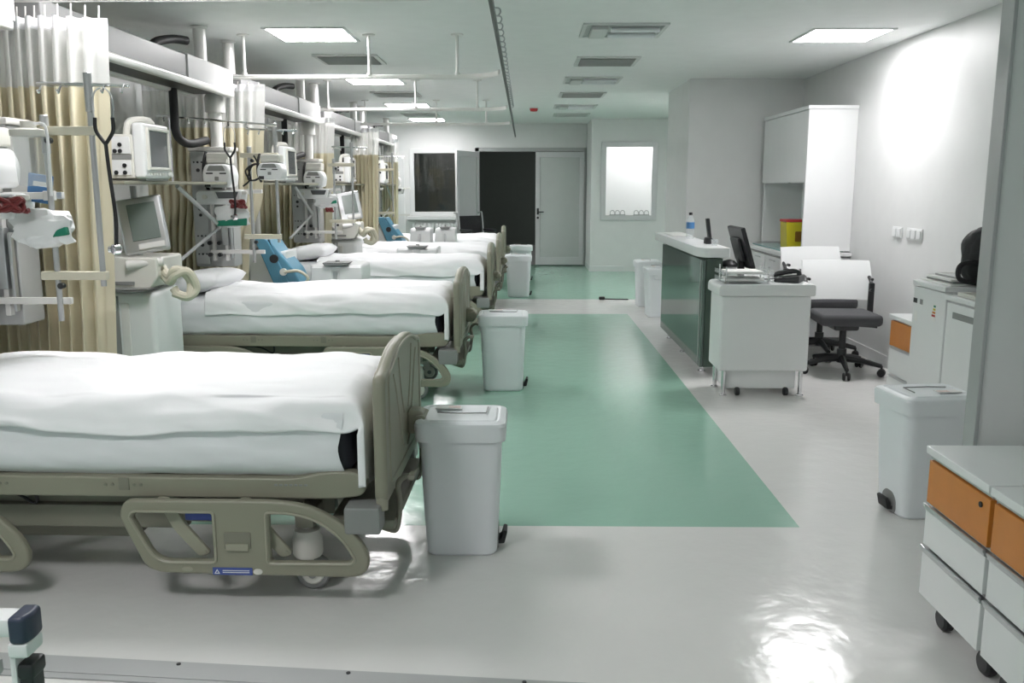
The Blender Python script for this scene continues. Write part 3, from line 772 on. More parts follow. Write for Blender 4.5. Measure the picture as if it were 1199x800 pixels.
for k in range(1, 5): dup(a0, (-2.28+(.02 if k > 1 else 0), bay_y(k)-.25, 1.49), None, 'rounded white infusion pump, upper one on the %s bed column' % ORD[k])
dup(a0, (-1.86, bay_y(1)-.36, 1.545), None, 'white infusion pump with black cable coil on the stand beyond the second bed').scale = (.85, .8, .72)
b = NB(); pts = [(-1.97+.055*math.cos(i*.6)*(1+.3*math.sin(i)), bay_y(1)-.42+.02*math.sin(i*.7), 1.60+.06*math.sin(i*.6+.3)) for i in range(26)]
tube(b, [(-1.97, bay_y(1)-.42, 1.72)]+pts+[(-2.0, bay_y(1)-.42, 1.55), (-2.06, bay_y(1)-.42, 1.50)], .007, 6, smooth=2)
tag(obj('cable_coil', b, 'black'), 'coiled black cable hanging beside the pump on the second stand', 'cable')
def pump_b():
    t = thing('syringe_pump', 'x', 'syringe pump', (-2.27, bay_y(0)-.27, 1.365), 0, 'flat white syringe pumps on the supply columns')
    b = NB(); prism(b, rpoly([(-.17, .02), (-.15, 0), (.16, 0), (.17, .06), (.175, .105), (-.15, .105), (-.17, .085)], .02), -.08, .08, 'xz', (), .012, 3); obj('body', b, 'white', t)
    b = NB(); prism(b, [(.0, .045), (.13, .045), (.15, .092), (-.02, .092)], -.084, -.079, 'xz', (), .002); sc = obj('display', b, 'screen', t)
    b = NB(); tube(b, [(-.01, -.084, .04), (.135, -.084, .04), (.158, -.084, .097), (-.03, -.084, .097), (-.01, -.084, .04)], .004, 6); obj('bezel', b, 'white', t)
    b = NB(); box(b, .15, .21, -.07, -.03, .075, .1, .006); obj('plunger', b, 'offwhite', t)
    b = NB(); cyl(b, (-.10, -.08, .055), (-.10, -.095, .055), .018, 14); obj('dial', b, 'offwhite', t)
    return t
b0 = pump_b(); b0['label'] = 'flat white syringe pump with grey screen at the left edge'
for k in range(1, 5): dup(b0, (-2.27, bay_y(k)-.27, 1.365), None, 'flat white syringe pump, lower one on the %s bed column' % ORD[k])
# pouches with green band
def pouch(k, x, y, z, label, full=True):
    t = thing('dressing_pouch', label, 'pouch', (x, y, z), 0, 'white pouches with green band')
    b = NB(); blob(b, (0, 0, .065), (.125, .045, .075), 3, 0, .35, 7, .7); obj('bag', b, 'white', t)
    b = NB(); prism(b, rpoly([(-.10, -.005), (.12, .0), (.125, .055), (-.11, .035)], .008), -.047, -.038, 'xz', (), .003) if full else prism(b, rpoly([(.06, .03), (.125, .04), (.12, .075), (.08, .06)], .008), -.047, -.02, 'xz', (), .003)
    obj('green_band', b, 'greenb', t)
    return t
pouch(0, -2.02, bay_y(0)-.30, 1.26, 'white pouch with small green corner at left edge by the curtain', False)
pouch(1, -2.19, bay_y(1)-.30, 1.21, 'white pouch with wide green band hanging under pumps by second bed')
pouch(2, -2.14, bay_y(2)-.30, 1.28, 'white pouch with green band hanging on the third bed column', False)
def coil(x, y, z, label, r=.045):
    b = NB(); pts = []
    for i in range(70):
        a = i*.55; rr = r*(.55+.45*noise.noise(Vector((i*.13, x, 2)))+.2)
        pts.append((x+rr*math.cos(a)*1.4, y+.02*math.sin(a*.37), z+rr*.7*math.sin(a*1.13+.4)))
    tube(b, pts, .0085, 6, smooth=2)
    tag(obj('tubing_coil', b, 'red'), label, 'tubing', 'coiled dark red tubes')
coil(-2.07, bay_y(0)-.42, 1.425, 'dark red tubing bundle above the green-cornered pouch at left edge')
coil(-2.10, bay_y(1)-.42, 1.37, 'dark red tubing bundle on the second bed column')
coil(-2.08, bay_y(2)-.40, 1.25, 'dark red tubing bundle on the third bed column', .03)
coil(-2.08, bay_y(3)-.40, 1.38, 'dark red tubing bundle on the fourth bed column', .03)
# blue card, clear canister at the left edge
t = thing('blue_packet', 'blue printed packet hanging among the pumps at left edge', 'packet', (-2.07, bay_y(0)-.22, 1.40))
b = NB(); box(b, -.055, .05, -.006, .006, .03, .15, .004, xf=Matrix.Rotation(.15, 4, 'Y')); obj('sleeve', b, 'bluecard', t)
b = NB(); box(b, -.03, .03, -.008, -.0055, .10, .12, 0, xf=Matrix.Rotation(.15, 4, 'Y')); obj('pale_panel', b, 'paper', t)
t = thing('suction_canister', 'clear suction canister hanging at left edge under the top rail', 'canister', (-2.03, bay_y(0)-.32, 1.50))
b = NB(); lathe(b, [(.05, 0), (.055, .01), (.065, .19), (.065, .2)], 0, 0, 24); obj('jar', b, 'clear', t)
b = NB(); lathe(b, [(.07, .2), (.072, .205), (.072, .225), (.03, .235), (.03, .26)], 0, 0, 24); obj('lid', b, 'offwhite', t)
b = NB(); tube(b, [(.03, -.01, .25), (.08, -.02, .24), (.09, -.03, .12), (.085, -.03, -.04)], .006, 6, smooth=5); obj('hose', b, 'white', t)
# stethoscopes
def steth(x, y, zt, label):
    t = thing('stethoscope', label, 'stethoscope', (x, y, zt), 0, 'stethoscopes hanging from hook bars')
    b = NB()
    for s_ in (-1, 1):
        tube(b, [(.004*s_, 0, 0), (.03*s_, -.005, -.02), (.042*s_, -.005, -.07), (.036*s_, -.005, -.14)], .0035, 6, smooth=5)
    obj('ear_tubes', b, 'alu', t)
    b = NB()
    for s_ in (-1, 1): tube(b, [(.036*s_, -.005, -.12), (.036*s_, -.005, -.17), (.012*s_, -.005, -.21), (0, -.005, -.225)], .008, 8, smooth=5)
    tube(b, [(0, -.005, -.215), (.006, -.005, -.34), (.018, -.005, -.52), (.012, -.005, -.64)], .008, 8, smooth=5)
    obj('tubing', b, 'black', t)
    b = NB(); cyl(b, (.0, -.02, -.655), (.02, .005, -.655), .022, 16, bev=.004); cyl(b, (-.012, -.02, -.655), (.0, -.02, -.655), .015, 12); obj('chest_piece', b, 'chrome', t)
    return t
steth(-1.715, bay_y(0)-.32, 1.895, 'black stethoscope hanging before the nearest curtain')
steth(-2.13, bay_y(1)-.45, 1.93, 'black stethoscope hanging by the pumps of the second bed')
# long chrome bar the second stethoscope hangs from
t = thing('hook_rail', 'thin chrome hook rail above the second bed pumps', 'rail', (-2.2, bay_y(1)-.45, 1.95))
b = NB(); tube(b, [(-.45, 0, .05), (.42, 0, -.02)], .008, 8); obj('bar', b, 'chrome', t)
for i, x in enumerate((-.4, -.3, -.22, -.1, .07, .2, .34)):
    g = NB(); tube(g, [(x, 0, .02-.08*x), (x, -.01, -.01-.08*x), (x+.01, -.02, -.02-.08*x)], .006, 6, smooth=3); obj('hook', g, 'chrome', t)
b = NB(); tube(b, [(-.36, .0, .04), (-.36, .0, -.42)], .008, 8); obj('drop_rod', b, 'chrome', t)

# patient monitors on shelves
def monitor(y, label):
    t = thing('patient_monitor', label, 'patient monitor', (-2.205, y, 1.531), 0, 'patient monitors on the bed head shelves')
    b = NB(); box(b, -.02, .05, -.185, .185, .012, .325, .018, 3); hs = obj('housing', b, 'white', t)
    b = NB(); box(b, .049, .058, -.135, .135, .075, .285, .004); obj('screen', b, 'screen', t)
    b = NB(); prism(b, [(-.155, .06), (.155, .06), (.155, .30), (-.155, .30)], .048, .066, 'yz', [[(-.137, .077), (.137, .077), (.137, .283), (-.137, .283)]], .004); obj('bezel', b, 'offwhite', t)
    for i in range(6):
        g = NB(); box(g, .049, .057, -.13+.04*i, -.105+.04*i, .03, .045, .003); obj('button', g, 'lip', t)
    g = NB(); cyl(g, (.05, .145, .037), (.068, .145, .037), .016, 14); obj('knob', g, 'lip', t)
    b = NB(); box(b, -.15, -.015, -.185, .10, .012, .26, .01); rk = obj('module_rack', b, 'offwhite', t)
    for (z0, z1, hs_) in ((.15, .245, ((-.115, .165), (-.085, .165), (-.085, .20))), (.03, .115, ((-.115, .045), (-.065, .045), (-.065, .085)))):
        g = NB(); box(g, -.14, -.03, -.192, -.184, z0, z1, .003); md = obj('module', g, 'white', rk)
        for (x, z) in hs_:
            q = NB(); cyl(q, (x, -.192, z), (x, -.198, z), .012, 12); obj('port', q, 'dark', md)
    g = NB(); box(g, -.142, -.025, -.19, -.183, .118, .147, .002); obj('slot', g, 'greyblock', rk)
    b = NB(); tube(b, [(-.07, -.13, .25), (-.06, -.11, .325), (-.02, -.05, .345), (.0, .03, .34), (.0, .05, .31)], .022, 10, smooth=5); obj('carry_handle', b, 'offwhite', t)
    b = NB(); tube(b, [(-.15, -.16, .05), (-.18, -.18, .03), (-.19, -.19, .09), (-.195, -.19, .005)], .008, 6, smooth=5); obj('cable', b, 'black', t)
    b = NB(); box(b, -.18, .04, -.16, .16, 0.0, .014, .004); obj('foot', b, 'greyblock', t)
    return t
m0 = monitor(5.27, 'white patient monitor with side modules on the shelf before the second bed')
for k in (2, 3, 4): dup(m0, (-2.205, 5.27+PITCH*(k-1)+(-.15 if k == 4 else .05), 1.531), None, 'white patient monitor on the shelf at the %s bed head' % ORD[k])

# ventilators
def ventilator(loc, label):
    t = thing('ventilator', label, 'ventilator', loc, 0, 'grey-white ventilators on carts')
    b = NB(); box(b, -.24, .215, -.20, .22, .10, .885, .035, 4); ct = obj('cart', b, 'white', t)
    g = NB(); box(g, -.045, .0, -.204, -.19, .12, .86, .004); obj('cart_groove', g, 'greyblock', ct)
    g = NB(); box(g, .01, .06, -.206, -.19, .12, .82, .008); obj('cart_strip', g, 'lip', ct)
    g = NB(); box(g, -.055, -.01, -.215, -.195, .77, .86, .01); obj('cart_catch', g, 'alu', ct)
    for x in (-.2, .18):
        for y in (-.16, .18):
            g = NB(); cyl(g, (x-.015, y, .05), (x+.015, y, .05), .05, 18, bev=.006); box(g, x-.02, x+.02, y-.02, y+.02, .06, .115, .006); obj('castor', g, 'greyblock', ct)
    b = NB(); prism(b, rpoly([(-.12, .888), (.17, .888), (.21, .905), (-.10, .915)], .006), -.26, -.02, 'xz', (), .004); obj('tray', b, 'greyblock', t)
    b = NB(); prism(b, rpoly([(-.17, .90), (.19, .90), (.24, .97), (.24, 1.085), (-.17, 1.09)], .02), -.19, .20, 'xz', (), .012, 3); bd = obj('body', b, 'offwhite', t)
    g = NB(); cyl(g, (-.07, -.185, .99), (-.07, -.215, .99), .055, 24, bev=.01); obj('valve_knob', g, 'greyblock', bd)
    g = NB(); cyl(g, (.06, -.20, 1.04), (.26, -.14, 1.06), .028, 16, bev=.006); obj('flow_sensor', g, 'lip', bd)
    g = NB(); box(g, -.10, .10, -.2, -.185, .925, .945, .002); obj('vent_slot', g, 'greyblock', bd)
    # tilted screen on neck
    R_ = Matrix.Translation((0.165, -.10, 1.10)) @ Matrix.Rotation(.22, 4, 'Z') @ Matrix.Rotation(-.20, 4, 'X') @ Matrix.Rotation(-.16, 4, 'Y')
    b = NB(); box(b, -.135, .125, -.022, .025, .01, .345, .018, 3, xf=R_); sc = obj('screen_housing', b, 'alu', t)
    g = NB(); box(g, -.075, .085, -.027, -.02, .085, .305, .004, xf=R_); obj('screen', g, 'screen_g', sc)
    g = NB(); box(g, -.05, .10, -.03, -.02, .03, .065, .008, xf=R_); obj('control_pad', g, 'lip', sc)
    g = NB(); tube(g, [(.05, .02, 1.08), (.04, .03, 1.25), (.03, .04, 1.50)], .02, 10); obj('neck', g, 'grey_alu', t)
    # breathing tubes
    b = NB()
    for dx in (0, .03):
        tube(b, [(.23, -.10, 1.02-dx), (.29, -.14, .97-dx), (.33, -.16, 1.01-dx), (.37+dx, -.14, 1.0), (.40+dx, -.10, .93-dx), (.39, -.12, .85), (.33, -.12, .86), (.30, -.12, .90-dx)], .026, 10, smooth=6)
    obj('breathing_hose', b, 'cream', t)
    return t
vn = ventilator((-2.40, 5.35, 0), 'ventilator with tilted grey screen on white cart before the second bed')
dup(vn, (-2.16, 10.43, 0), None, 'ventilator with hoses on cart beside the fourth bed head')

# blue breathing machines
def blue_machine(loc, label):
    t = thing('breathing_machine', label, 'breathing machine', loc, 0, 'blue and white breathing machines on carts')
    b = NB(); box(b, -.20, .12, -.18, .18, .66, .955, .012); obj('body', b, 'white', t)
    b = NB(); prism(b, rpoly([(.03, .66), (.17, .66), (-.02, 1.07), (-.13, 1.07)], .03), -.25, -.185, 'xz', (), .012, 3); prism(b, rpoly([(.10, .66), (.26, .66), (.20, .80), (.05, .98), (.0, 1.06), (-.02, 1.07), (.02, .95)], .03), -.24, .10, 'xz', (), .012, 3); fr = obj('blue_front', b, 'blue', t)
    b = NB(); cyl(b, (.035, -.24, .90), (.035, -.262, .90), .036, 20); obj('dial', b, 'dark', fr)
    b = NB(); cyl(b, (.11, -.23, .79), (.11, -.265, .79), .03, 18); obj('outlet', b, 'offwhite', fr)
    b = NB(); box(b, -.19, -.0, -.16, .16, .955, .975, .004); cyl(b, (-.1, -.1, 1.05), (-.1, .1, 1.05), .018, 12); obj('top_handle', b, 'dark', t)
    b = NB(); box(b, -.25, .27, -.27, .22, .62, .66, .012); box(b, -.23, .22, -.18, .2, .08, .13, .012); obj('base_plate', b, 'dark', t)
    b = NB(); cyl(b, (0, 0, .12), (0, 0, .63), .04, 18); obj('stem', b, 'grey_alu', t)
    for x, y in ((-.2, -.15), (.2, -.15), (-.2, .17), (.2, .17)):
        g = NB(); cyl(g, (x-.014, y, .042), (x+.014, y, .042), .042, 16, bev=.006); box(g, x-.018, x+.018, y-.018, y+.018, .05, .09, .005); obj('castor', g, 'black', t)
    b = NB(); tube(b, [(.12, -.26, .79), (.24, -.27, .80), (.31, -.24, .74), (.28, -.24, .68), (.32, -.24, .675)], .013, 8, smooth=6); obj('hose', b, 'cream', t)
    return t
bm0 = blue_machine((-2.13, 7.62, 0), 'blue and white breathing machine between second and third beds')
dup(bm0, (-1.94, 12.70, 0), None, 'blue and white breathing machine near the farthest bed head')

# bedside lockers
def locker(loc, label):
    t = thing('bedside_locker', label, 'bedside locker', loc, 0, 'white bedside lockers with flap handles')
    b = NB(); box(b, -.24, .24, -.2, .22, .07, .80, .03, 3); obj('body', b, 'white', t)
    for s_ in (-1, 1):
        g = NB(); box(g, -.228 if s_ < 0 else .03, -.045 if s_ < 0 else .228, -.212, -.198, .1, .775, .006); obj('door', g, 'white', t)
    g = NB(); box(g, -.028, .01, -.21, -.195, .1, .74, .004); obj('hinge_post', g, 'alu', t)
    g = NB(); prism(g, rpoly([(-.10, .795), (.09, .795), (.12, .82), (-.12, .82)], .01), -.24, -.02, 'xz', (), .005); cyl(g, (0, -.13, .815), (0, -.13, .835), .02, 12); obj('flap_handle', g, 'greyblock', t)
    for x in (-.2, .2):
        for y in (-.15, .17):
            g = NB(); cyl(g, (x-.012, y, .036), (x+.012, y, .036), .036, 14); box(g, x-.014, x+.014, y-.014, y+.014, .04, .075, .004); obj('castor', g, 'dark', t)
    return t
lk = locker((-1.70, 8.15, 0), 'white bedside locker standing before the third bed')
dup(lk, (-1.24, 10.42, 0), None, 'white bedside locker standing before the fourth bed')
for loc, lab in (((-1.44, 12.45, 0), 'left one of two narrow white lockers before the farthest bed'), ((-1.10, 12.5, 0), 'right one of two narrow white lockers before the farthest bed')):
    c = dup(lk, loc, None, lab); c.scale = (.6, .9, 1.15)

# ------------------------------------------------------------------ pedal bins
def bin_build(loc, rz, label):
    """pedal on local +x side"""
    t = thing('pedal_bin', label, 'waste bin', loc, rz, 'bluish white pedal bins')
    def sec(z, ax, ay, n=5, r=.05):
        P = rpoly([(-ax, -ay), (ax, -ay), (ax, ay), (-ax, ay)], r, n); return [(p[0], p[1], z) for p in P]
    tb = NB(); rings = []
    for (z, ax, ay) in ((.0, .135, .115), (.012, .145, .125), (.30, .158, .138), (.515, .165, .145)):
        rings.append([tb.verts.new(p) for p in sec(z, ax, ay)])
    n = len(rings[0])
    for a, b in zip(rings[:-1], rings[1:]):
        for k in range(n): tb.faces.new((a[k], a[(k+1) % n], b[(k+1) % n], b[k]))
    tb.faces.new(rings[0][::-1]); tb.faces.new(rings[-1])
    b = NB(); merge(b, tb); obj('tub', b, 'binw', t)
    tb = NB(); rings = []
    for (z, ax, ay) in ((.492, .166, .146), (.494, .182, .159), (.556, .186, .163), (.567, .181, .158), (.572, .172, .149), (.575, .158, .136), (.5715, .153, .131), (.5715, .148, .126), (.577, .142, .120)):
        rings.append([tb.verts.new(p) for p in sec(z, ax, ay)])
    for a, c in zip(rings[:-1], rings[1:]):
        for k in range(n): tb.faces.new((a[k], a[(k+1) % n], c[(k+1) % n], c[k]))
    tb.faces.new(rings[-1]); tb.faces.new(rings[0][::-1])
    b = NB(); merge(b, tb)
    ld = obj('lid', b, 'binw', t)
    g = NB(); tube(g, [(-.10, -.02, .584), (-.02, -.035, .584), (.10, -.03, .584), (.105, .07, .584)], .003, 6); obj('lid_line', g, 'greyblock', ld)
    g = NB(); box(g, -.115, -.005, .035, .085, .582, .585, .001); q = obj('lid_label', g, 'paper', ld); q['label'] = 'white and red paper label'
    g = NB(); box(g, -.06, -.01, .05, .078, .5845, .586, 0); obj('label_print', g, 'lid', q)
    # arch recess and pedal
    g = NB(); prism(g, rpoly([(-.06, .004), (.06, .004), (.06, .075), (.03, .105), (-.03, .105), (-.06, .075)], .03, 4), .1385, .1505, 'yz', (), .003); rc = obj('pedal_recess', g, 'greyblock', t)
    g = NB(); prism(g, rpoly([(.13, .018), (.175, .022), (.188, .075), (.172, .08), (.16, .04), (.13, .034)], .006, 3), -.04, .04, 'xz', (), .003); obj('pedal', g, 'black', t)
    g = NB(); box(g, -.175, -.15, -.06, .06, .44, .50, .006); obj('hinge', g, 'binw', t)
    return t
bn = bin_build((-.255, 3.54, 0), 0, 'white pedal bin in the foreground at the foot of the nearest bed')
for loc, rz, lab in (((-.155, 6.50, 0), 0, 'white pedal bin at the foot of the second bed'),
                     ((-.08, 12.12, 0), 0, 'white pedal bin at the foot of the fourth bed, nearer of the far pair'),
                     ((-.05, 14.1, 0), 0, 'white pedal bin at the foot of the farthest bed before the dark doorway'),
                     ((1.855, 3.98, 0), PI+.12, 'white pedal bin with dark pedal beside the orange drawer units'),
                     ((1.56, 10.3, 0), PI/2, 'white pedal bin behind the far end of the green counter'),
                     ((1.56, 11.2, 0), PI/2, 'white pedal bin standing against the grey wall block, rearmost behind the counter')):
    dup(bn, loc, rz, lab)
t = thing('floor_cable', 'short black cable with plug lying on floor by the counter bins', 'cable', (1.3, 11.75, 0))
b = NB(); tube(b, [(-.24, 0, .012), (-.1, .01, .008), (.0, 0, .008), (.09, -.03, .01)], .008, 6, smooth=5); obj('lead', b, 'black', t)
b = NB(); box(b, -.30, -.22, -.025, .025, 0, .045, .012); obj('plug', b, 'black', t)

# wheelchair
t = thing('wheelchair', 'folded black wheelchair standing before the dark doorway', 'wheelchair', (-.92, 16.0, 0), -.95)
b = NB(); box(b, -.02, .02, -.22, .22, .52, .98, .012, xf=Matrix.Rotation(-.12, 4, 'Y')); obj('backrest', b, 'bagblack', t)
b = NB(); box(b, -.02, .42, -.22, .22, .47, .52, .015); obj('seat', b, 'bagblack', t)
for s_ in (-1, 1):
    b = NB(); y = s_*.25
    tube(b, [(-.0, y, .16), (-.04, y, .6), (-.10, y, 1.0), (-.15, y, 1.03), (-.22, y, 1.02)], .014, 8, smooth=4)
    tube(b, [(-.04, y, .5), (.40, y, .5), (.46, y, .42), (.52, y, .12)], .014, 8, smooth=4); obj('side_frame', b, 'alu', t)
    b = NB(); box(b, -.02, .34, y-.03, y+.03, .70, .745, .014); tube(b, [(.3, y, .5), (.3, y, .7)], .011, 8); obj('armrest', b, 'dark', t)
    b = NB(); P = [(.02+.29*math.cos(a), y+s_*.05, .30+.29*math.sin(a)) for a in [2*PI*k/28 for k in range(29)]]
    tube(b, P, .014, 8)
    for k in range(8): tube(b, [(.02, y+s_*.05, .30), (.02+.28*math.cos(k*PI/4), y+s_*.05, .30+.28*math.sin(k*PI/4))], .004, 5)
    cyl(b, (.02, y, .30), (.02, y+s_*.07, .30), .03, 12); obj('rear_wheel', b, 'dark', t)
    b = NB(); cyl(b, (.44, y-.015, .08), (.44, y+.015, .08), .08, 18, bev=.008); tube(b, [(.44, y, .08), (.42, y, .46)], .012, 8); obj('front_wheel', b, 'dark', t)
    b = NB(); box(b, .48, .62, y*0.6-.06, y*0.6+.06, .10, .12, .006); obj('footplate', b, 'dark', t)

# radiator beneath the dark window
t = thing('radiator', 'pale vertical-fin radiator under the dark window', 'radiator', (-1.62, YF-.07, 0))
for i in range(14):
    b = NB(); box(b, -.5+.072*i, -.5+.072*i+.05, -.045, .045, .14, .80, .014, 2); obj('fin', b, 'trim', t)
b = NB(); cyl(b, (-.5, 0, .19), (.49, 0, .19), .016, 10); cyl(b, (-.5, 0, .75), (.49, 0, .75), .016, 10); obj('header_pipe', b, 'trim', t)
for x in (-.42, .42):
    b = NB(); box(b, x-.015, x+.015, -.03, .03, 0, .15, .004); obj('foot', b, 'trim', t)

# ------------------------------------------------------------------ reception counter
t = thing('reception_counter', 'white-topped reception counter with dark green glass front panel', 'counter', (1.39, 6.88, 0))
b = NB(); box(b, 0, .025, 0, 2.03, .085, .93, .003); fp = obj('front_panel', b, 'cgreen', t)
b = NB(); box(b, .028, .155, .0, 2.03, .085, .945, .004); obj('carcass', b, mat('dark_green_board', (0.055, 0.085, 0.065), 0.35), t)
b = NB(); box(b, -.006, .0, .055, .075, .09, .925, .002); obj('panel_joint', b, 'grey_alu', t)
b = NB(); prism(b, rpoly([(.0, -.04), (.20, -.04), (.20, 2.32), (-.04, 2.32), (-.04, .10)], [.05, .01, .01, .03, .08], 6), .955, 1.03, 'xy', (), .006, 2); obj('upper_top', b, 'white', t)
for y in (.25, 1.1, 1.85):
    b = NB(); cyl(b, (.07, y, 0), (.07, y, .09), .022, 16); lathe(b, [(.032, 0), (.032, .01), (.022, .014)], .07, y, 16); obj('leg', b, 'chrome', t)
b = NB(); box(b, .165, .68, .12, 1.98, .715, .75, .004); obj('work_top', b, 'white', t)
b = NB(); box(b, .60, .66, 1.90, 1.96, 0, .715, .004); box(b, .165, .62, 1.95, 1.98, .1, .715, .003); obj('end_panel', b, 'white', t)
# end desk unit
t = thing('end_desk', 'white box-shaped desk unit on legs at the near end of the counter', 'desk', (1.40, 6.22, 0))
b = NB(); prism(b, rpoly([(-.02, .735), (.66, .735), (.66, .815), (-.02, .815)], [.01, .01, .02, .045], 6), 0, .40, 'xz', (), .004); obj('desk_top', b, 'white', t)
b = NB(); box(b, .0, .64, .02, .38, .185, .735, .018, 3); obj('desk_body', b, 'white', t)
for x in (.045, .60):
    for y in (.05, .34):
        b = NB(); cyl(b, (x, y, 0), (x, y, .19), .016, 14); lathe(b, [(.028, 0), (.028, .008), (.016, .014)], x, y, 14); obj('leg', b, 'chrome', t)
t = thing('rolling_plinth', 'low white box on small wheels under the end desk', 'box', (1.37, 6.22, 0))
b = NB(); box(b, .09, .60, .07, .36, .05, .182, .006); obj('body', b, 'white', t)
for x in (.18, .53):
    for y in (.10, .36):
        b = NB(); cyl(b, (x-.016, y-.04, .03), (x+.016, y-.04, .03), .03, 16, bev=.005); box(b, x-.01, x+.01, y-.045, y-.02, .03, .06, .003); obj('castor', b, 'dark', t)
# things on the desk and counter
t = thing('letter_tray', 'clear two-tier paper tray on the end desk', 'paper tray', (1.41, 6.26, .816))
for z in (.012, .062):
    b = NB(); prism(b, [(0, 0), (.36, 0), (.36, .28), (0, .28)], z, z+.004, 'xy', (), .001)
    box(b, 0, .004, 0, .28, z, z+.03, .001); box(b, .356, .36, 0, .28, z, z+.03, .001); obj('tier', b, 'clear', t)
for x in (.03, .33):
    for y in (.03, .25):
        b = NB(); cyl(b, (x, y, 0), (x, y, .12), .006, 10); lathe(b, [(.01, 0), (.01, .012)], x, y, 10); obj('post', b, 'chrome', t)
for i, (z, lab) in enumerate(((.8335, 'stack of papers in the lower tier of the clear tray'), (.8835, 'stack of papers in the upper tier of the clear tray'))):
    b = NB()
    for q in range(3): box(b, 1.45+.006*random.random(), 1.70+.02*random.random(), 6.28, 6.51, z+.006*q, z+.006*q+.005, 0)
    tag(obj('paper_stack', b, ['paper']), lab, 'papers', 'papers in the clear tray')
t = thing('desk_phone', 'black telephone with handset lying on the end desk', 'telephone', (1.93, 6.43, .816), -.5)
b = NB(); prism(b, [(-.09, 0), (.09, 0), (.09, .05), (-.09, .022)], -.10, .10, 'xz', (), .008); obj('body', b, 'dark', t)
b = NB(); tube(b, [(-.08, -.06, .035), (-.07, -.06, .06), (.06, -.06, .085), (.08, -.06, .055)], .018, 10, smooth=4); obj('handset', b, 'dark', t)
b = NB(); box(b, -.05, .07, .0, .08, .034, .046, .002, xf=Matrix.Rotation(-.15, 4, 'Y')); obj('keypad', b, 'greyblock', t)
b = NB(); tube(b, [(-.09, .0, .02), (-.16, -.03, .012), (-.2, .05, .01)], .006, 6, smooth=4); obj('cord', b, 'black', t)
# computer monitor
t = thing('computer_monitor', 'black computer monitor seen from behind on the reception desk', 'computer monitor', (1.80, 7.25, .7505))
R_ = Matrix.Translation((.02, 0, .10)) @ Matrix.Rotation(-.30, 4, 'Y')
b = NB(); box(b, -.018, .018, -.24, .24, .0, .34, .008, xf=R_); pn = obj('panel', b, 'dark', t)
b = NB(); box(b, -.045, -.015, -.14, .14, .06, .26, .015, xf=R_); obj('rear_cover', b, 'dark', pn)
b = NB(); box(b, .017, .02, -.225, .225, .02, .325, 0, xf=R_); obj('screen', b, 'screen', pn)
b = NB(); box(b, -.05, .0, -.03, .03, .01, .26, .01); obj('stand', b, 'dark', t)
b = NB(); lathe(b, [(.12, 0), (.12, .008), (.03, .018)], -.02, 0, 24); obj('base', b, 'dark', t)
# cordless phone
t = thing('cordless_phone', 'black cordless phone standing in its cradle on the counter top', 'telephone', (1.535, 7.35, 1.031))
R_ = Matrix.Translation((0, 0, .02)) @ Matrix.Rotation(-.14, 4, 'Y')
b = NB(); box(b, -.014, .014, -.028, .028, .0, .19, .008, xf=R_); obj('handset', b, 'dark', t)
b = NB(); prism(b, rpoly([(-.045, 0), (.05, 0), (.045, .02), (.0, .055), (-.04, .05)], .008), -.04, .04, 'xz', (), .004); obj('cradle', b, 'dark', t)
t = thing('small_cup', 'small clear cup standing on the counter near the black phone', 'cup', (1.52, 7.1, 1.031))
b = NB(); lathe(b, [(.022, 0), (.03, .05), (.028, .05), (.02, .004)], 0, 0, 20); obj('cup_wall', b, 'clear', t)
t = thing('water_bottle', 'clear plastic water bottle with blue label on the counter', 'bottle', (1.50, 8.05, 1.031))
b = NB(); lathe(b, [(.03, 0), (.036, .008), (.036, .07), (.034, .08), (.036, .09), (.036, .15), (.03, .18), (.013, .205), (.013, .215)], 0, 0, 24); obj('bottle_body', b, 'clear', t)
b = NB(); lathe(b, [(.0372, .092), (.0372, .148)], 0, 0, 24); obj('label_band', b, 'bluecard', t)
b = NB(); lathe(b, [(.015, .213), (.016, .216), (.016, .233), (.012, .236)], 0, 0, 18); obj('cap', b, 'dark', t)
b = NB(); grid(b, lambda u, v: Vector((1.40+.2*u, 8.4+.6*v, 1.034+.022*math.sin(u*3)*math.sin(v*3.1))), 12, 12)
for q in range(2): pass
pp = obj('loose_paper', b, 'paper', ang=3); md = pp.modifiers.new('thick', 'SOLIDIFY'); md.thickness = .002; md.offset = 1
tag(pp, 'curled white paper at the far end of the counter top', 'paper')
t = thing('desk_lamp_dome', 'small round white and black dome device beside the black monitor', 'device', (1.63, 7.05, .7505))
b = NB(); lathe(b, [(.06, 0), (.065, .02), (.065, .08), (.06, .12)], 0, 0, 24); obj('base', b, 'white', t)
b = NB(); lathe(b, [(.07, .12), (.068, .14), (.045, .165), (.01, .175)], 0, 0, 24); obj('dome', b, 'dark', t)
# ------------------------------------------------------------------ wall cupboard and worktop
t = thing('wall_cupboard', 'tall white open cupboard unit with flap door against the right wall', 'cupboard', (2.59, 8.3, 0))
b = NB(); box(b, 0, XR-2.59-.002, 0, .03, .90, 2.19, .003); obj('side_panel', b, 'white', t)
b = NB(); box(b, .02, XR-2.59-.002, 1.47, 1.50, .90, 2.19, .003); obj('side_panel', b, 'white', t)
b = NB(); box(b, -.01, XR-2.59-.002, -.01, 1.51, 2.19, 2.225, .003); obj('top_board', b, 'white', t)
b = NB(); box(b, .02, XR-2.59-.002, .03, 1.47, 1.53, 1.555, .002); obj('shelf_board', b, 'white', t)
b = NB(); box(b, XR-2.59-.02, XR-2.59-.002, .03, 1.47, .90, 2.19, .002); obj('back_board', b, 'white', t)
b = NB(); box(b, .0, .018, .034, 1.50, 1.535, 2.186, .003); dr = obj('flap_door', b, 'white', t)
b = NB(); box(b, -.008, .01, .5, 1.0, 1.528, 1.536, .002); obj('handle', b, 'alu', dr)
t = thing('worktop_unit', 'white worktop with base cupboards under the tall cupboard', 'worktop', (2.38, 8.25, 0))
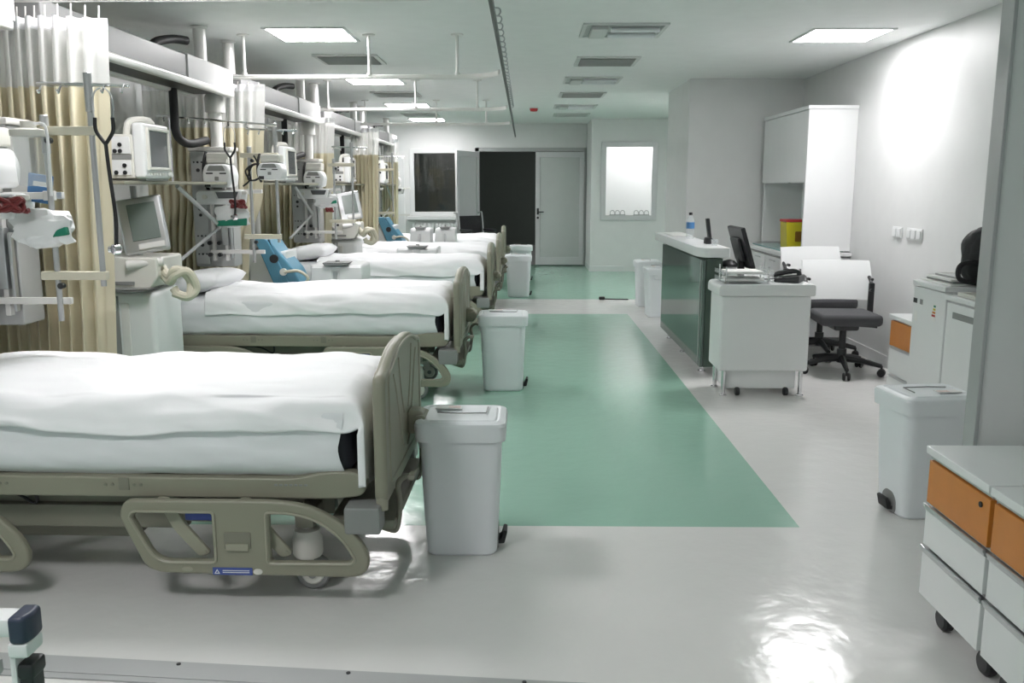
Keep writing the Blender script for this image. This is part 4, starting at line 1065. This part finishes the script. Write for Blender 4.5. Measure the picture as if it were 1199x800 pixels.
b = NB(); box(b, 0, XR-2.38-.002, .0, 1.68, .855, .888, .004); obj('worktop', b, 'white', t)
b = NB(); box(b, -.004, .004, .0, 1.68, .845, .857, 0.001); obj('edge_strip', b, 'greyblock', t)
b = NB(); box(b, .03, XR-2.38-.002, .02, 1.66, .09, .845, .004); obj('carcass', b, 'white', t)
for i in range(3):
    g = NB(); box(g, .01, .03, .03+.53*i, .54+.53*i, .1, .835, .004); d_ = obj('door', g, 'white', t)
    h = NB(); box(h, .0, .012, .2+.53*i, .38+.53*i, .79, .80, .002); obj('handle', h, 'alu', d_)
b = NB(); box(b, .06, .6, .03, 1.65, 0, .09, .003); obj('plinth', b, 'greyblock', t)
b = NB(); box(b, 2.44, 3.0, 8.36, 9.5, .8885, .9015, .003)
tag(obj('glass_shelf_mat', b, 'teal'), 'teal glass mat lying on the worktop under the yellow box', 'mat')
t = thing('sharps_box', 'yellow sharps disposal box with red lid inside the white cupboard', 'sharps box', (2.70, 8.85, .902))
b = NB(); prism(b, rpoly([(-.12, 0), (.12, 0), (.135, .25), (-.135, .25)], .012), -.11, .11, 'xz', (), .008); obj('body', b, 'yellow', t)
b = NB(); box(b, -.14, .14, -.115, .115, .25, .275, .008); obj('lid', b, 'redp', t)
b = NB(); prism(b, rpoly([(-.045, .06), (.03, .06), (.03, .16), (-.045, .16)], .012), -.1135, -.1105, 'xz', (), 0); obj('warning_mark', b, mat('ochre_print', (0.22, 0.11, 0.01), .5), t)
b = NB(); lathe(b, [(.03, .085), (.03, .086)], -.008, 0, 16); b.free()
# switches
for y0, lab in ((7.26, 'white double wall switch farther from the camera'), (6.94, 'white triple wall switch nearer the camera')):
    n = 2 if y0 > 7 else 3
    t = thing('wall_switch', lab, 'switch', (XR, y0, 1.13), 0, 'white switches on the right wall')
    b = NB(); box(b, -.012, -.001, -.045*n, .045*n, -.045, .045, .003); obj('plate', b, 'white', t)
    for i in range(n):
        g = NB(); box(g, -.02, -.011, -.045*n+.012+.09*i, -.045*n+.078+.09*i, -.033, .033, .004); obj('rocker', g, 'white', t)

# office chairs
def chair(loc, rz, label):
    t = thing('office_chair', label, 'office chair', loc, rz, 'white-backed office chairs')
    b = NB()
    def back(u, v, off):
        x = (u-.5)*.58; z = .575+.315*v
        y = .24+off+.10*v-.06*((u-.5)*2)**2+.03*v*v
        return Vector((x*(1-.05*v), y, z))
    tb = NB()
    n, m = 16, 10
    A = [[tb.verts.new(back(i/n, j/m, 0)) for j in range(m+1)] for i in range(n+1)]
    B = [[tb.verts.new(back(i/n, j/m, .012)) for j in range(m+1)] for i in range(n+1)]
    for i in range(n):
        for j in range(m):
            tb.faces.new((A[i][j], A[i+1][j], A[i+1][j+1], A[i][j+1])); tb.faces.new((B[i][j], B[i][j+1], B[i+1][j+1], B[i+1][j]))
        tb.faces.new((A[i][0], B[i][0], B[i+1][0], A[i+1][0])); tb.faces.new((A[i][m], A[i+1][m], B[i+1][m], B[i][m]))
    for j in range(m):
        tb.faces.new((A[0][j], A[0][j+1], B[0][j+1], B[0][j])); tb.faces.new((A[n][j], B[n][j], B[n][j+1], A[n][j+1]))
    bmesh.ops.recalc_face_normals(tb, faces=tb.faces); merge(b, tb); obj('backrest', b, 'white', t)
    b = NB()
    def seat(u, v):
        return None
    prism(b, rpoly([(-.245, -.24), (.245, -.24), (.23, .23), (-.23, .23)], .07, 6), .415, .505, 'xy', (), .032, 4); obj('seat', b, 'fabric_g', t)
    for s_ in (-1, 1):
        b = NB(); box(b, s_*.262-.022, s_*.262+.022, .16, .20, .47, .72, .01); tube(b, [(s_*.262, .18, .70), (s_*.262, .22, .74), (s_*.262, .26, .76)], .014, 8)
        for z in (.66, .75): cyl(b, (s_*.252, .18, z), (s_*.252, .14, z), .012, 10)
        obj('back_bracket', b, 'dark', t)
    b = NB(); box(b, -.10, .10, -.10, .12, .36, .42, .02); obj('tilt_box', b, 'dark', t)
    b = NB(); cyl(b, (0, 0, .12), (0, 0, .37), .026, 18); cyl(b, (0, 0, .09), (0, 0, .20), .038, 18); obj('gas_lift', b, 'dark', t)
    b = NB(); tube(b, [(.10, .0, .39), (.22, -.02, .385), (.26, -.02, .38)], .008, 8); obj('lever', b, 'dark', t)
    for k in range(5):
        a = -PI/2-.15+2*PI*k/5; c, s2 = math.cos(a), math.sin(a)
        b = NB(); tube(b, [(.03*c, .03*s2, .125), (.16*c, .16*s2, .115), (.31*c, .31*s2, .085)], [.030, .024, .017], 8); lg = obj('leg', b, 'dark', t)
        g = NB(); px, py = .31*c, .31*s2
        for d in (-.018, .018): cyl(g, (px+d*-s2-.009*-s2, py+d*c-.009*c, .032), (px+d*-s2+.009*-s2, py+d*c+.009*c, .032), .031, 16, bev=.004)
        cyl(g, (px, py, .04), (px, py, .09), .009, 8); obj('castor', g, 'black', lg)
    return t
ch = chair((2.58, 7.08, 0), -.05, 'white-backed office chair with charcoal seat nearest the camera behind the desk')
c2 = dup(ch, (2.64, 7.82, 0), .10, 'second white-backed office chair, farther one tucked behind the first')
c2.scale = (1, 1, 1.07)
# arm of the farther chair
b = NB(); tube(b, [(-.25, .05, .46), (-.30, .05, .56), (-.30, .0, .66)], .014, 8, smooth=3); box(b, -.36, -.24, -.16, .14, .655, .685, .012); cyl(b, (-.22, .0, .70), (-.22, .0, .73), .02, 12); obj('armrest', b, 'dark', c2)

# ------------------------------------------------------------------ fridges and clutter on the right
t = thing('small_fridge', 'white fridge with energy stickers, farther of the two white appliances', 'fridge', (2.335, 4.88, 0))
b = NB(); box(b, .03, .66, 0, .42, .02, .92, .008); obj('cabinet', b, 'white', t)
b = NB(); box(b, 0, .035, .004, .416, .05, .915, .010); dr = obj('door', b, 'white', t)
for (y, z, w_, h_, m_) in ((.38, .83, .05, .028, 'dark'), (.30, .83, .035, .03, 'greyblock'), (.36, .74, .04, .06, 'paper'), (.13, .79, .045, .10, 'paper')):
    g = NB(); box(g, -.0015, .001, y-w_/2, y+w_/2, z-h_/2, z+h_/2, 0); st = obj('sticker', g, m_, dr)
    if y == .13:
        for i, c_ in enumerate((('greenb'), ('yellow'), ('orange'), ('redp'))):
            q = NB(); box(q, -.0025, -.001, y-.018, y+.006+.006*i, .82-.018*i, .832-.018*i, 0); obj('energy_bar', q, c_, st)
b = NB(); box(b, -.01, .67, -.0, .42, .92, .95, .006); obj('top_cover', b, 'white', t)
t = thing('white_cupboard', 'white cupboard with dark recessed handle beside the fridge', 'cupboard', (2.335, 4.29, 0))
b = NB(); box(b, .02, .60, 0, .58, .02, .88, .006); obj('body', b, 'white', t)
b = NB(); box(b, 0, .02, .004, .576, .04, .87, .006); dr = obj('door', b, 'white', t)
b = NB(); box(b, -.003, .004, .10, .50, .79, .825, .002); obj('handle_slot', b, 'greyblock', dr)
b = NB(); box(b, -.012, .61, -.0, .58, .882, .912, .006); obj('top_board', b, 'white', t)
oc = t = thing('orange_cabinet', 'small white cabinet with orange drawer beyond the fridge', 'cabinet', (2.45, 5.45, 0))
b = NB(); box(b, .02, .58, 0, .42, .05, .70, .005); obj('body', b, 'white', t)
b = NB(); box(b, -.01, .59, -.01, .43, .70, .73, .005); obj('top', b, 'white', t)
for z0, z1, m_ in ((.50, .685, 'orange'), (.29, .48, 'white'), (.07, .27, 'white')):
    g = NB(); box(g, 0, .02, .01, .41, z0, z1, .003); d_ = obj('drawer', g, m_, t)
    if m_ == 'orange': d_['label'] = 'orange top drawer'
    h = NB(); box(h, -.012, .008, .06, .36, z0-.016, z0+.004, .003); obj('handle', h, 'alu', d_)
for x in (.06, .52):
    for y in (.05, .37):
        g = NB(); cyl(g, (x, y, 0), (x, y, .05), .018, 12); obj('foot', g, 'dark', t)
oc.scale = (1, 1, .905)
t = thing('magazine_stack', 'flat stack of magazines on top of the fridge', 'magazines', (2.37, 4.90, .951))
for i, (dx, m_) in enumerate(((0, 'paper'), (.02, 'greyblock'), (.01, 'paper'), (.05, 'col'))):
    b = NB(); box(b, dx, dx+.30, .02+.01*i, .38-.02*i, .012*i, .012*i+.011, .001); obj('magazine', b, m_, t)
t = thing('flat_tray', 'flat pale tray lying on the cupboard before the black bag', 'tray', (2.345, 4.38, .913))
b = NB(); box(b, 0, .36, 0, .40, 0, .012, .004); prism(b, [(0, 0), (.36, 0), (.36, .40), (0, .40)], .012, .022, 'xy', [[(.02, .02), (.34, .02), (.34, .38), (.02, .38)]], .002); obj('tray_body', b, 'offwhite', t)
t = thing('black_bag', 'black bag with loop handle leaning on the cupboard beside the partition', 'bag', (2.40, 4.80, .952))
b = NB(); blob(b, (.21, .10, .165), (.19, .11, .175), 4, 0, .10, 6, .75); blob(b, (.27, .10, .32), (.13, .085, .075), 4, 0, .15, 6, .9); obj('body', b, 'bagblack', t)
b = NB(); tube(b, [(.05, .02, .03), (-.03, .02, .05), (-.04, .02, .11), (.0, .02, .14), (.06, .02, .13)], .014, 8, smooth=5); obj('handle', b, 'bagblack', t)

# foreground drawer units
def drawers(loc, rz, label):
    t = thing('drawer_unit', label, 'drawer unit', loc, rz, 'orange and white rolling drawer units')
    W, D = .41, .55
    b = NB(); box(b, .02, D, .006, W-.006, .105, .605, .003); obj('carcass', b, 'white', t)
    b = NB(); box(b, -.012, D, .0, W-.002, .610, .637, .004); obj('top', b, 'white', t)
    b = NB(); box(b, .006, .02, .004, W-.006, .592, .609, .003); obj('top_profile', b, 'alu', t)
    for z0, z1, m_, n_ in ((.44, .588, 'orange', 1), (.29, .412, 'white', 0), (.108, .262, 'white', 0)):
        g = NB(); box(g, 0, .02, .006, W-.008, z0, z1, .003); d_ = obj('drawer', g, m_, t)
        if n_: d_['label'] = 'orange top drawer'
        if n_ == 0:
            h = NB(); box(h, -.006, .02, .004, W-.006, z1+.001, z1+.014, .003); box(h, -.010, .0, .004, W-.006, z1+.012, z1+.024, .003); obj('handle_profile', h, 'alu', d_)
        else:
            h = NB(); cyl(h, (-.004, .055, z1-.03), (.002, .055, z1-.03), .009, 14); obj('lock', h, 'dark', d_)
    for x in (.07, D-.07):
        for y in (.06, W-.07):
            g = NB(); cyl(g, (x-.02, y, .04), (x+.02, y, .04), .04, 18, bev=.008); box(g, x-.026, x+.026, y-.03, y+.02, .055, .115, .01); obj('castor', g, 'dark', t)
    return t
d0 = drawers((1.375, 2.49, 0), 0, 'orange and white drawer unit by the partition, the farther of two')
dup(d0, (1.375, 2.072, 0), None, 'orange and white drawer unit cut by the frame at bottom right')

# stretcher corner at lower left
t = thing('trolley', 'white trolley bar with blue-grey bumper and black leg at bottom left corner', 'trolley', (-1.20, 2.0, 0))
b = NB(); box(b, -.95, -.035, -.04, .03, .42, .47, .012); obj('side_bar', b, 'white', t)
b = NB(); box(b, -.95, -.10, -.02, .02, .30, .34, .008); obj('lower_bar', b, 'grey_alu', t)
b = NB(); prism(b, rpoly([(-.045, -.046), (-.005, -.046), (.006, -.01), (.0, .036), (-.045, .036)], .014, 5), .405, .477, 'xy', (), .012, 3); obj('bumper', b, mat('navy_bumper', (0.03, 0.04, 0.07), .4), t)
b = NB(); box(b, -.05, -.0, -.045, .03, .37, .408, .008); box(b, -.05, -.034, -.04, .025, .10, .375, .005); obj('bracket', b, 'white', t)
b = NB(); box(b, -.032, .0, -.035, .02, .10, .34, .006); box(b, -.036, .006, -.04, .025, .31, .352, .01); obj('leg', b, 'dark', t)
b = NB(); cyl(b, (-.05, -.01, .05), (.01, -.01, .05), .05, 18, bev=.008); box(b, -.036, .0, -.03, .015, .06, .11, .008); obj('castor', b, 'black', t)
for x in (-.9,):
    b = NB(); box(b, x, x+.03, -.03, .02, .0, .43, .006); obj('leg', b, 'dark', t)
    b = NB(); box(b, x-.01, -.05, -.6, -.56, .42, .475, .01); box(b, x, x+.03, -.60, .0, .42, .46, .008); box(b, x, x+.03, -.6, -.57, 0, .43, .006); obj('far_bar', b, 'white', t)

# ------------------------------------------------------------------ light, world, camera
w = bpy.data.worlds.new('world'); S.world = w; w.use_nodes = True
w.node_tree.nodes['Background'].inputs[0].default_value = (0.98, 0.96, 1.0, 1)
w.node_tree.nodes['Background'].inputs[1].default_value = 0.25

cam = bpy.data.cameras.new('camera'); co = bpy.data.objects.new('camera', cam); C.objects.link(co)
F_, VX, VY, W_, H_ = 1033.0, 614.0, 218.0, 1199, 800
cam.sensor_width = 36.0; cam.lens = F_/W_*36.0; cam.clip_start = .05; cam.clip_end = 100
d = Vector((VX-W_/2, H_/2-VY, F_)); n_ = d.length
pitch = math.asin((H_/2-VY)/n_); yaw = math.atan2(VX-W_/2, math.hypot(F_, H_/2-VY))
co.location = (0, 0, 1.5); co.rotation_euler = (PI/2-pitch, 0, yaw)
S.camera = co
S.view_settings.view_transform = 'Standard'; S.view_settings.look = 'None'
S.view_settings.exposure = 1.22; S.view_settings.gamma = 1.0; S.view_settings.use_curve_mapping = False
S.cycles.use_denoising = True
S.cycles.max_bounces = 10; S.cycles.diffuse_bounces = 8; S.cycles.glossy_bounces = 4; S.cycles.transmission_bounces = 8; S.cycles.transparent_max_bounces = 12
S.cycles.sample_clamp_indirect = 6.0
S.cycles.caustics_reflective = False; S.cycles.caustics_refractive = False
